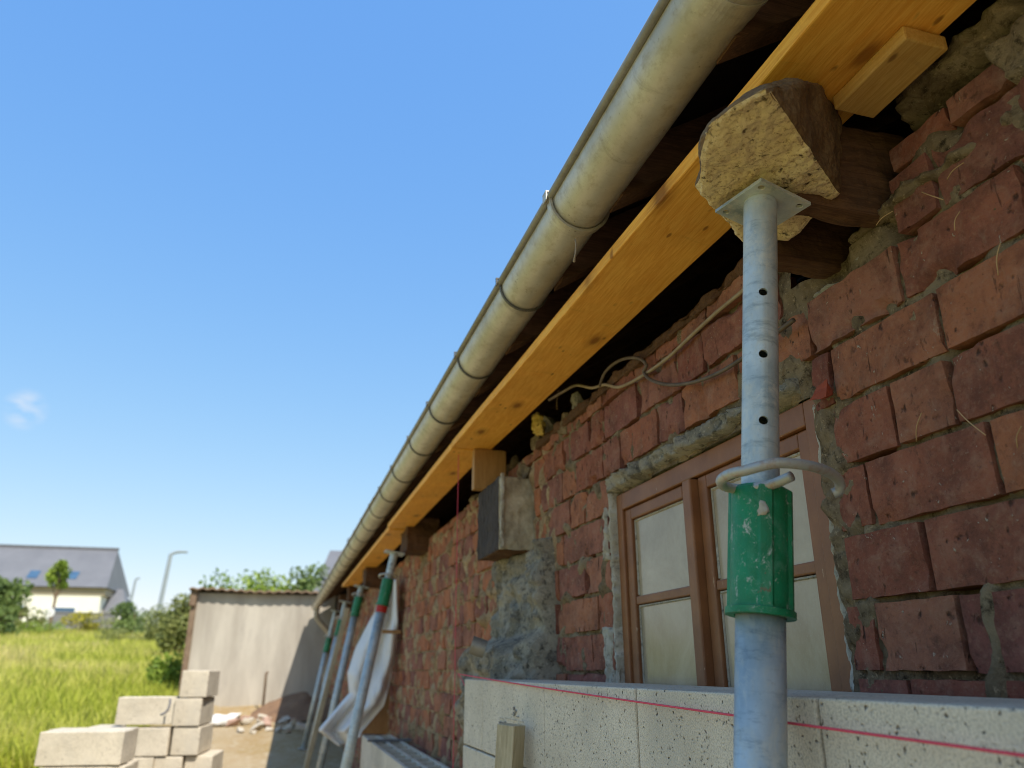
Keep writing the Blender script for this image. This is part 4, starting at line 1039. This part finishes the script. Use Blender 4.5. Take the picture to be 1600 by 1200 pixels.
rs = empty('round_sign', (p.x, p.y, gz(p.x, p.y)), 'small round white sign on a post in front of the house', 'sign'); hz = p.z-gz(p.x,p.y)
m.tube([(0,0,0),(0,0,hz)], 0.03, 8); m.build('post', M_LAMP, rs)
m = MB(); m.tube([(0,-0.05,hz),(0,-0.08,hz)], 0.24, 24); m.build('disc', M_WHITE, rs)

# field grass as one mass
r = np.random.RandomState(5); nb = 70000
dist = 7.5 + (r.random(nb)**1.6)*36; pxs = r.uniform(-260, 420, nb)
V = []; Fc = []; A = []
for k in range(nb):
    px = pxs[k]; t = (px-800)/F; fw = 1.066
    p = U(px, 1046, d=dist[k]); x, y = p.x, p.y
    if y < 13.2 and x > -1.55 - 0.4*N(x, y, 2, 0.8): continue
    if y >= 13.2 and x > -1.45 and y < 17.6: continue
    if y >= 17.6 and x > 4: continue
    z = gz(x, y); pat = 0.5 + 0.8*N(x, y, 0, 0.22) + 0.3*N(x, y, 8, 1.1)
    h = (0.13 + 0.22*r.random())*(1+0.4*pat)*(1 + max(0, dist[k]-12)*0.012); wd = 0.008 + 0.0007*dist[k]
    a = r.random()*6.28; lx, ly = math.cos(a), math.sin(a); bx, by_ = r.normal(0, 0.35, 2)*h
    o = len(V)
    V += [(x-lx*wd, y-ly*wd, z-0.02), (x+lx*wd, y+ly*wd, z-0.02), (x+bx*0.5+lx*wd*.7, y+by_*0.5+ly*wd*.7, z+h*0.6), (x+bx*0.5-lx*wd*.7, y+by_*0.5-ly*wd*.7, z+h*0.6), (x+bx, y+by_, z+h)]
    Fc += [(o,o+1,o+2,o+3), (o+3,o+2,o+4)]
    A += [min(1, max(0, 0.45*pat + 0.25 + 0.3*(r.random()-0.5) + (0.25 if dist[k] > 15 and N(x,y,9,0.35) > 0 else 0)))]*5
mb = MB(); mb.v = V; mb.f = Fc; mb.a = A; mb.mi = [0]*len(Fc)
tg = NT('meadow_blade'); cg = tg.ramp(tg.attr(), [(0.0, (0.24,0.31,0.03)), (0.4, (0.44,0.48,0.06)), (0.75, (0.60,0.56,0.16)), (1.0, (0.68,0.58,0.27))])
tg.out(cg, 0.7, 0, None, 0.2)
tl = tg.n('ShaderNodeBsdfTranslucent'); tg.L(cg, tl.inputs['Color']); ms = tg.n('ShaderNodeMixShader'); ms.inputs[0].default_value = 0.4
tg.L(tg.b.outputs[0], ms.inputs[1]); tg.L(tl.outputs[0], ms.inputs[2]); tg.L(ms.outputs[0], tg.t.nodes['Material Output'].inputs['Surface'])
tag(mb.build('grass', tg.m), 'sunlit tall meadow grass on the rising field', 'grass', kind='stuff')

# ------------------------------------------------------------------ house, fence, lamps
D = 62.0
pr = U(165, 918, d=D/1.066*1.0); pl = U(-150, 905, d=D*0.95/1.066)
ex = Vector((pr.x-pl.x, pr.y-pl.y, 0)); WL = ex.length; ex.normalize(); ey = Vector((-ex.y, ex.x, 0)); ez = pr.z
H = empty('house', (pr.x, pr.y, gz(pr.x, pr.y)), 'cream rendered house with a big grey roof and skylights across the field', 'house')
H.rotation_euler = (0, 0, math.atan2(ex.y, ex.x)); hb = ez - H.location.z     # eave height above base
mb = MB(); mb.box(-WL, -0.3, 0.35, 8.0, -0.5, hb-0.55); mb.build('wall', M_CREAM, H)
mb = MB(); mb.box(-WL, -0.05, 0.30, 8.0, hb-0.55, hb-0.02); mb.build('eave_shade_band', M_BAND, H)  # eave shadow on the cream wall, built as a darker strip
rh = 3.35; mb = MB()
mb.add([(-WL-1,0,hb),(0.1,0,hb),(-0.55,4.2,hb+rh),(-WL-1,4.2,hb+rh),(0.1,8.4,hb),(-WL-1,8.4,hb)], [(0,1,2,3),(3,2,4,5),(1,4,2),(0,3,5),(0,5,4,1)])
rf = mb.build('roof', M_HROOF, H)
mb = MB(); mb.box(-WL-1, -0.5, 4.1, 4.35, hb+rh-0.03, hb+rh+0.16); mb.build('ridge_cap', M_SLATE, rf)
k_ = rh/4.2
for u in (-1.6, -4.3, -7.3, -10.4):
    mb = MB(); vy0, vy1 = 0.75, 1.55; x0, x1 = u-1.15*0.5-0.9, u+0.5*0.3-0.9
    mb.add([(x0,vy0,hb+vy0*k_+0.05),(x1,vy0,hb+vy0*k_+0.05),(x1,vy1,hb+vy1*k_+0.05),(x0,vy1,hb+vy1*k_+0.05)], [(0,1,2,3)])
    o = mb.build('skylight', M_HGLASS, rf); sd = o.modifiers.new('s', 'SOLIDIFY'); sd.thickness = 0.06
for x0, x1, z0, z1 in ((-3.6,-1.9,0.55,1.25), (-6.3,-5.4,0.1,1.4), (-9.5,-8.3,0.4,1.4)):
    f0 = hb-2.75
    mb = MB(); mb.box(x0-0.12, x1+0.12, 0.28, 0.35, f0+z0-0.12, f0+z1+0.12); wo = mb.build('window', M_WHITE, H)
    mb = MB(); mb.box(x0, x1, 0.25, 0.279, f0+z0, f0+z1); mb.build('pane', M_HGLASS, wo)
c = U(172, 940, d=D*1.03/1.066)
mb = MB(); mb.box(0.05, 1.2, 1.2, 6, -0.5, hb-1.7); mb.build('annex_wall', M_WHITE, H)
mb = MB(); mb.add([(-0.1,1.0,hb-1.7),(1.5,1.0,hb-1.7),(0.5,3.5,hb+0.2),(-0.1,3.5,hb+0.2),(1.5,6.2,hb-1.7),(-0.1,6.2,hb-1.7)], [(0,1,2,3),(3,2,4,5),(1,4,2),(0,3,5),(0,5,4,1)]); mb.build('annex_roof', M_HROOF, H)
a = U(78, 978, d=50/1.066); b = U(182, 978, d=52/1.066); c = Vector((a.x, a.y, gz(a.x, a.y)))
mb = MB(); dx = (b-a); L0 = Vector((dx.x,dx.y,0)).length
mb.box(0, L0, -0.1, 0.1, -0.3, 1.3); mb.box(-0.05, L0+0.05, -0.14, 0.14, 1.303, 1.38)
o = mb.build('garden_wall', M_FENCE, loc=c); o.rotation_euler = (0,0,math.atan2(dx.y, dx.x)); tag(o, 'dark grey garden wall in front of the cream house', 'wall')
def lamp(px0, py0, px1, py1, d0, label, arm):
    top = U(px0, py0, d=d0); z0 = gz(top.x, top.y); E = empty('street_lamp', (top.x, top.y, z0), label, 'street lamp', 'street lamps beyond the field')
    h = top.z - z0; m = MB(); m.tube([(-0.35*h/6,0,0), (0,0,h)], [0.13, 0.10], 12); m.build('pole', M_LAMP, E)
    m = MB(); m.tube([(0,0,h), (arm*0.3,0,h+0.12), (arm*0.55,0,h+0.15)], 0.08, 10); m.build('arm', M_LAMP, E)
    m = MB(); m.box(arm*0.5, arm, -0.13, 0.13, h+0.10, h+0.2); m.build('lamp_head', M_LAMP, E, bevel=0.03)
lamp(267, 866, 245, 965, 43, 'tall grey street lamp with its arm to the right beside the shed', 0.85)
lamp(212, 906, 206, 950, 70, 'smaller distant grey street lamp between house and tall lamp', 0.35)
